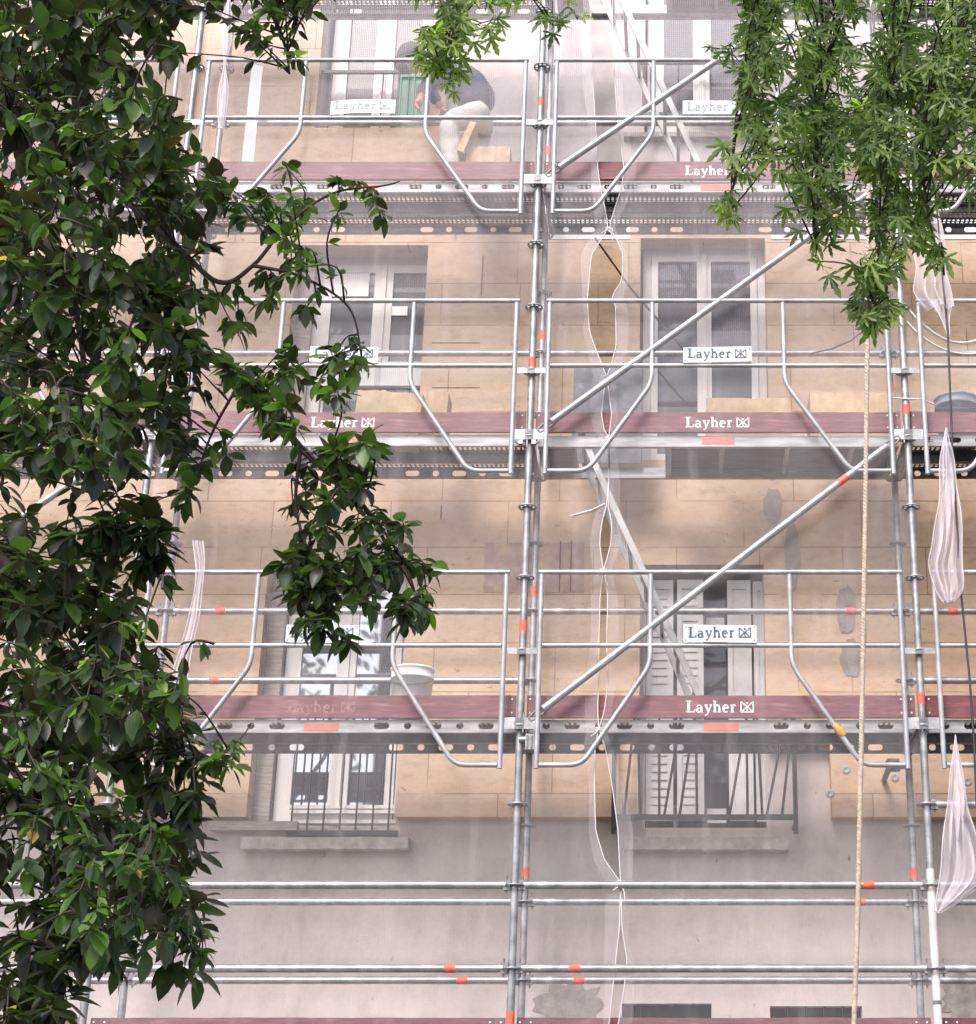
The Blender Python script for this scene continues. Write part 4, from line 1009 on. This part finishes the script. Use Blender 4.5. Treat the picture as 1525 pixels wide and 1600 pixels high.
# head details: cap, brim, ear, nose
hc = hd.lerp(ht, .45); dirh = (ht-hd).normalized()
mb = MB(); Mh = Vector((-.25,0,1)).to_track_quat('Z', 'Y').to_matrix()
mb.lathe(hc+Vector((-.01,0,.012)), [(.118,-.01),(.120,.02),(.112,.06),(.088,.098),(.05,.118),(0,.124)], 24, Mh); mb.build('cap', M['cap'], wk)
mb = MB(); mb.lathe(hc+Vector((-.01,0,.008)), [(.117,-.012),(.150,-.022),(.152,-.018),(.118,.0)], 24, Mh); mb.build('cap_brim', M['cap'], wk)
mb = MB(); mb.tube([hc+Vector((-.10,0,-.02)), hc+Vector((-.135,0,-.045))], [.02,.012], 8); mb.tube([hc+Vector((.01,-.085,-.02)), hc+Vector((.012,-.10,-.035))], [.025,.015], 8); mb.build('nose_and_ear', M['skin'], wk)
def hand(c, d, side):
    d = d.normalized(); s_ = d.cross(Vector((0,1,0))).normalized(); l_ = Vector((0,1,0))
    vs = [c, c+d*.055]; es = [(0,1)]; rs = [(.032,.024),(.038,.02)]
    for k in range(4):
        b0 = len(vs); o_ = l_*(k-1.5)*.021; ln = (.075,.085,.08,.062)[k]
        vs += [c+d*.085+o_, c+d*(.085+ln*.5)+o_+s_*side*.012, c+d*(.085+ln*.85)+o_+s_*side*.035]; es += [(1,b0),(b0,b0+1),(b0+1,b0+2)]; rs += [.0105,.0095,.008]
    b0 = len(vs); vs += [c+d*.03-l_*.04, c+d*.065-l_*.055+s_*side*.01]; es += [(0,b0),(b0,b0+1)]; rs += [.012,.0095]
    skin_obj('work_glove', vs, es, rs, M['glove'], wk, 1)
hand(hnL, hnL-elL, 1); hand(hnR, hnR-elR, 1)

# ------------------------------------------------------------------ trees
def inpoly(x, y, poly):
    c = False; n = len(poly); j = n-1
    for i in range(n):
        xi, yi = poly[i]; xj, yj = poly[j]
        if (yi > y) != (yj > y) and x < (xj-xi)*(y-yi)/(yj-yi)+xi: c = not c
        j = i
    return c
def frame_from(d, roll):
    d = d.normalized(); u = d.cross(Vector((0,0,1)))
    if u.length < .05: u = d.cross(Vector((1,0,0)))
    u.normalize(); n = u.cross(d).normalized()
    c, s = math.cos(roll), math.sin(roll)
    return d, u*c+n*s, n*c-u*s
def leaf(mb, base, d, roll, L, W, curl, fold, a):
    d, u, n = frame_from(d, roll)
    st = [(.12,.10),(.30,.80),(.52,1.),(.76,.72),(.92,.28)]
    vs = [base]
    for t, w_ in st:
        c = base+d*L*t-n*curl*L*t*t; h = W*.5*w_
        vs += [c+u*h+n*fold*h, c, c-u*h+n*fold*h]
    vs.append(base+d*L-n*curl*L)
    fs = [(0,1,2),(0,2,3)]
    for k in range(4):
        b = 1+3*k; fs += [(b,b+3,b+4,b+1),(b+1,b+4,b+5,b+2)]
    b = 13; fs += [(b,16,b+1),(b+1,16,b+2)]
    mb.add(vs, fs, True, a)
LOBES = [(0,1.,1.),(-42,.86,.9),(42,.86,.9),(-88,.56,.7),(88,.56,.7)]
def mleaf(mb, base, d, roll, S, a, rr):
    d = d.normalized(); n = Vector((rr.uniform(-.7,.7), -1 if rr.random() < .7 else 1, rr.uniform(-.3,.8))); u = d.cross(n).normalized(); n = u.cross(d).normalized(); pol = []
    for ang, ln, wd in sorted(LOBES, key=lambda q: q[0]):
        k = ln*rr.uniform(.85,1.1); q = 1
        for da, r_ in ((-21,.20),(-10,.42),(-19,.60),(-8,.61),(-11,.80),(0,1.08),(11,.80),(8,.61),(19,.60),(10,.42),(21,.20)):
            pol.append((ang+da*wd*(.8 if ln > .8 else 1), r_*k if abs(da) != 21 else .22))
    c0 = base+d*S*.25; vs = [c0]
    for (ang, r_) in pol:
        t = math.radians(ang); q = r_*S
        vs.append(c0+d*q*math.cos(t)+u*q*math.sin(t)-n*(q*q/S)*.18)
    fs = [(0,i,i+1) for i in range(1, len(pol))]
    vs += [base+u*.0012, base-u*.0012, c0+u*.0012, c0-u*.0012]; b = len(vs)-4; fs.append((b, b+2, b+3, b+1))
    mb.add(vs, fs, True, a)
def smooth(pts, n=6):
    out = []
    P_ = [pts[0]]+list(pts)+[pts[-1]]
    for i in range(1, len(P_)-2):
        for k in range(n):
            t = k/n; a, b, c, d = P_[i-1], P_[i], P_[i+1], P_[i+2]
            out.append(.5*((2*b)+(c-a)*t+(2*a-5*b+4*c-d)*t*t+(3*b-a-3*c+d)*t**3))
    out.append(pts[-1]); return out
def build_tree(name, label, cat, trunk, limbs, regions, leafm, kind, seed, unseen_canopy):
    rr = random.Random(seed); root = empty(name, trunk[0], label, cat)
    wood = MB(); lf = MB(); nodes = []
    tp = smooth(trunk); wood.tube(tp, [.17-.10*k/len(tp) for k in range(len(tp))], 12)
    for path, r0, r1 in limbs:
        sp = smooth(path, 8); wood.tube(sp, [r0+(r1-r0)*(k/(len(sp)-1))**.6 for k in range(len(sp))], 7); nodes += sp
    def twig(tip, base, r=.0028):
        m_ = base.lerp(tip, .5)+Vector((rr.uniform(-.04,.04), rr.uniform(-.04,.04), rr.uniform(.0,.08)))
        pp = smooth([base, m_, tip], 4); wood.tube(pp, [r*1.5-(r*.8)*k/(len(pp)-1) for k in range(len(pp))], 4, False); return pp
    def cluster(c, bright, maxd=.75, sz=1.):
        near = min(nodes, key=lambda q: (q-c).length_squared)
        if (near-c).length > maxd or (near-c).length < .04:
            near = c+Vector((rr.uniform(-.26,.26) if kind == 'maple' else rr.uniform(-.15,.1), rr.uniform(-.15,.15), rr.uniform(.03,.16) if kind == 'maple' else rr.uniform(-.02,.20)))
        pp = twig(c, near); ax = (c-near).normalized()
        if kind == 'magnolia':
            nW = rr.randint(5, 8); a0 = rr.uniform(0, 6.28)
            dd, u, n = frame_from((ax+Vector((0,0,-.35))).normalized(), 0)
            for k in range(nW):
                a = a0+2*PI*k/nW+rr.uniform(-.3,.3); sp_ = rr.uniform(.7, 1.25)
                d = (dd*.55+(u*math.cos(a)+n*math.sin(a))*sp_+Vector((0,0,-.35))).normalized()
                L = rr.uniform(.070,.138)*sz; leaf(lf, c-dd*rr.uniform(0,.03), d, rr.uniform(-.5,.5), L, L*rr.uniform(.42,.60), rr.uniform(.0,.35), rr.uniform(.05,.5), pick(bright))
            for q in pp[2:-1]:
                if rr.random() < .8:
                    for s in (-1, 1):
                        d = (ax*.4+Vector((rr.uniform(-1,1), rr.uniform(-1,1), rr.uniform(-.9,.3)))).normalized()
                        L = rr.uniform(.06,.105)*sz; leaf(lf, q, d, rr.uniform(-.6,.6), L, L*rr.uniform(.36,.46), rr.uniform(0,.35), rr.uniform(.05,.5), pick(bright))
        else:
            for q in (pp[2], pp[4], pp[6], pp[7], pp[-1]):
                for s in range(1):
                    d = (Vector((rr.uniform(-1,1), rr.uniform(-1,.6), rr.uniform(-1.6,-.2)))).normalized()
                    qq = q+Vector((rr.uniform(-.03,.03), rr.uniform(-.03,.03), rr.uniform(-.03,.03)))
                    mleaf(lf, qq, d, rr.uniform(-.9,.9), rr.uniform(.042,.088), max(.001, min(1, rr.gauss(.52+bright, .24))), rr)
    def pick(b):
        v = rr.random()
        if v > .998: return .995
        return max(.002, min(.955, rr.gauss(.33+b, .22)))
    for poly, count, y0, y1, bright in regions:
        xs_ = [p[0] for p in poly]; ys_ = [p[1] for p in poly]; k = 0; g = 0
        while k < count and g < count*40:
            g += 1; x, y = rr.uniform(min(xs_), max(xs_)), rr.uniform(min(ys_), max(ys_))
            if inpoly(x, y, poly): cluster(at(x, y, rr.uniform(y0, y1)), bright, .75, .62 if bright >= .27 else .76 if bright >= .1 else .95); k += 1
    for (c, r, count, S) in unseen_canopy:    # unseen crown beyond the frame; overhead leaves added to shade those in view
        for k in range(count):
            while True:
                p = Vector((rr.uniform(-1,1), rr.uniform(-1,1), rr.uniform(-1,1)))
                if p.length < 1: break
            p = Vector((c[0]+p.x*r[0], c[1]+p.y*r[1], c[2]+p.z*r[2])); d = Vector((rr.uniform(-1,1), rr.uniform(-1,1), rr.uniform(-.8,.3)))
            if kind == 'magnolia': leaf(lf, p, d, rr.uniform(-1,1), S, S*.45, .2, .2, pick(0))
            else: mleaf(lf, p, d, rr.uniform(-1,1), S, rr.uniform(.2,.7), rr)
    wood.build('trunk', M['bark'], root); lf.build('crown', M[leafm], root)
    return root
D = 5.3
A_ = lambda x, y, d=D: at(x, y, d)
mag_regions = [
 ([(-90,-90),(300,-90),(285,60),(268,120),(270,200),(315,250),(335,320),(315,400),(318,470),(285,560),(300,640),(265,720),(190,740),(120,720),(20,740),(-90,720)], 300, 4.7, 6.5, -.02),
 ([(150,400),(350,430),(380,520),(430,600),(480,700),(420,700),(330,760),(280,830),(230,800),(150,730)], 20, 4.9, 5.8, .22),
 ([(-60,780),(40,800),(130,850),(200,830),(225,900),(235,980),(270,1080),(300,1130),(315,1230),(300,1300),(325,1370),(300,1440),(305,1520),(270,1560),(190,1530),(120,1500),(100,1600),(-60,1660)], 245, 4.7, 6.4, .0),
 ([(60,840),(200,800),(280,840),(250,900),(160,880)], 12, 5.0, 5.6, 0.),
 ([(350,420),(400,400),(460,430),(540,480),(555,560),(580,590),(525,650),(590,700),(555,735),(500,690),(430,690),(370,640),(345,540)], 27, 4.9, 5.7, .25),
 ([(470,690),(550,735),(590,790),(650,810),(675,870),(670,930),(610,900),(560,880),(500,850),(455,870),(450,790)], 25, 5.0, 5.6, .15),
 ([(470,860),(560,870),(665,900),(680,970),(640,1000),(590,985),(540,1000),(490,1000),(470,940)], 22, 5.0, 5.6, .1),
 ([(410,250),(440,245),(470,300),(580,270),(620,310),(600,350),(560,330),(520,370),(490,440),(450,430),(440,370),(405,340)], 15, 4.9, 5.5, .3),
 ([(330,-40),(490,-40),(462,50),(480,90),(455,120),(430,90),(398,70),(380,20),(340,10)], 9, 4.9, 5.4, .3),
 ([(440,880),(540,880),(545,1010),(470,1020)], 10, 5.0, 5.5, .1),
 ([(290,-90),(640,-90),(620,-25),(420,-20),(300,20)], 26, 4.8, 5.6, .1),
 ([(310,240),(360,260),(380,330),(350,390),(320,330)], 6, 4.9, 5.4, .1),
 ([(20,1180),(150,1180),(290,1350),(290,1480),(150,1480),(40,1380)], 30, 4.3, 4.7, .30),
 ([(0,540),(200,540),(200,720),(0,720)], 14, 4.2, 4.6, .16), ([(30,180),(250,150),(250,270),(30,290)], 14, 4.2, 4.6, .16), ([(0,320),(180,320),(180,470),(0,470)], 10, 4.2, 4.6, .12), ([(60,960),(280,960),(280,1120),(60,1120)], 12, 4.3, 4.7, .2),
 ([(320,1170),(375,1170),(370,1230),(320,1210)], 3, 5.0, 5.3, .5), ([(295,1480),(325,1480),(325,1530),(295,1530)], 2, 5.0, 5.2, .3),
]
T0 = Vector((-3.3, 5.2, 0))
mag_limbs = [
 ([Vector((-3.3,5.2,3.9)), A_(-120,330), A_(100,400), A_(260,520), A_(380,590), A_(470,700), A_(560,780), A_(625,890)], .045, .005),
 ([Vector((-3.3,5.2,4.4)), A_(-150,120), A_(100,240), A_(260,370), A_(340,440), A_(395,415), A_(450,350), A_(520,302), A_(600,290), A_(625,283)], .02, .0022),
 ([A_(395,415), A_(470,432), A_(545,480), A_(565,560)], .008, .003),
 ([Vector((-3.3,5.2,2.6)), A_(-120,850), A_(60,930), A_(180,1010), A_(260,1120)], .035, .005),
 ([Vector((-3.3,5.2,1.9)), A_(-120,1150), A_(60,1250), A_(180,1330), A_(280,1450)], .03, .004),
 ([Vector((-3.3,5.2,5.4)), A_(-50,-150), A_(200,-110), A_(370,-50), A_(418,10), A_(445,70), A_(452,115)], .035, .003),
 ([A_(470,700), A_(462,790), A_(480,860), A_(500,960)], .008, .003), ([A_(560,780), A_(600,830), A_(640,900), A_(655,960)], .007, .003),
 ([A_(100,400), A_(130,560), A_(120,720), A_(180,800), A_(230,860)], .015, .003), ([A_(380,590), A_(330,680), A_(290,800)], .007, .003),
 ([A_(60,1250), A_(90,1400), A_(60,1560)], .012, .004), ([A_(180,1010), A_(90,1050), A_(20,1180)], .01, .003),
 ([A_(290,1180), A_(335,1185), A_(375,1155), A_(392,1130)], .003, .002),
]
build_tree('magnolia_tree', 'dark glossy leaved tree with dense foliage filling the left side', 'tree', [T0, Vector((-3.35,5.2,2)), Vector((-3.25,5.2,4.5)), Vector((-3.3,5.1,7.5))], mag_limbs, mag_regions, 'leaf', 'magnolia', 5,
   [((-2.4,3.6,7.4), (2.9,2.6,1.1), 800, .19), ((-3.4,4.6,3.6), (.75,1.4,2.6), 500, .15)])
map_regions = [
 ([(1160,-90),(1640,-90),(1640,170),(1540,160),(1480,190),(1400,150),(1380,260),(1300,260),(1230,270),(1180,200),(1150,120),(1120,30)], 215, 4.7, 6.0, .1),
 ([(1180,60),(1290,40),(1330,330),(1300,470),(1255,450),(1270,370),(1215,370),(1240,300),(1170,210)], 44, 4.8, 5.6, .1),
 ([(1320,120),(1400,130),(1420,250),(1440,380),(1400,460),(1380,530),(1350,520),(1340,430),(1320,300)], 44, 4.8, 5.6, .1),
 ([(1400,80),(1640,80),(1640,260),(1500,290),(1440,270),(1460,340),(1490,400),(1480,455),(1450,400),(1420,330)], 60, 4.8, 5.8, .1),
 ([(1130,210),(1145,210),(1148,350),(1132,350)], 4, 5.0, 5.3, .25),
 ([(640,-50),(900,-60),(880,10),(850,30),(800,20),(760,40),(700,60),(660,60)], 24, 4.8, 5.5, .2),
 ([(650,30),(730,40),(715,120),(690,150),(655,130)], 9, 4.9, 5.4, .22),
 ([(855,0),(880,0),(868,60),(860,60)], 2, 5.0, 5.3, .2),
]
map_limbs = [
 ([Vector((2.5,5.6,5.0)), A_(1560,-150), A_(1400,-140), A_(1200,-120), A_(1000,-120), A_(850,-110), A_(740,-60), A_(715,30), A_(690,110)], .04, .003),
 ([A_(1440,-140), A_(1420,0), A_(1380,180), A_(1375,330), A_(1368,480)], .012, .003), ([A_(1300,-130), A_(1290,60), A_(1280,230), A_(1275,400)], .012, .003),
 ([A_(1200,-120), A_(1180,20), A_(1150,180), A_(1141,330)], .007, .002), ([A_(1560,-150), A_(1510,0), A_(1450,160), A_(1445,300), A_(1475,430)], .012, .003),
 ([A_(900,-115), A_(866,-30), A_(864,40)], .006, .002),
]
build_tree('maple_tree', 'maple with lacy deeply cut leaves drooping over the top right', 'tree', [Vector((2.6,5.8,0)), Vector((2.5,5.7,2.4)), Vector((2.6,5.7,5)), Vector((2.5,5.6,8))], map_limbs, map_regions, 'maple', 'maple', 8,
   [((1.6,4.2,7.0), (2.4,2.2,.8), 50, .20)])
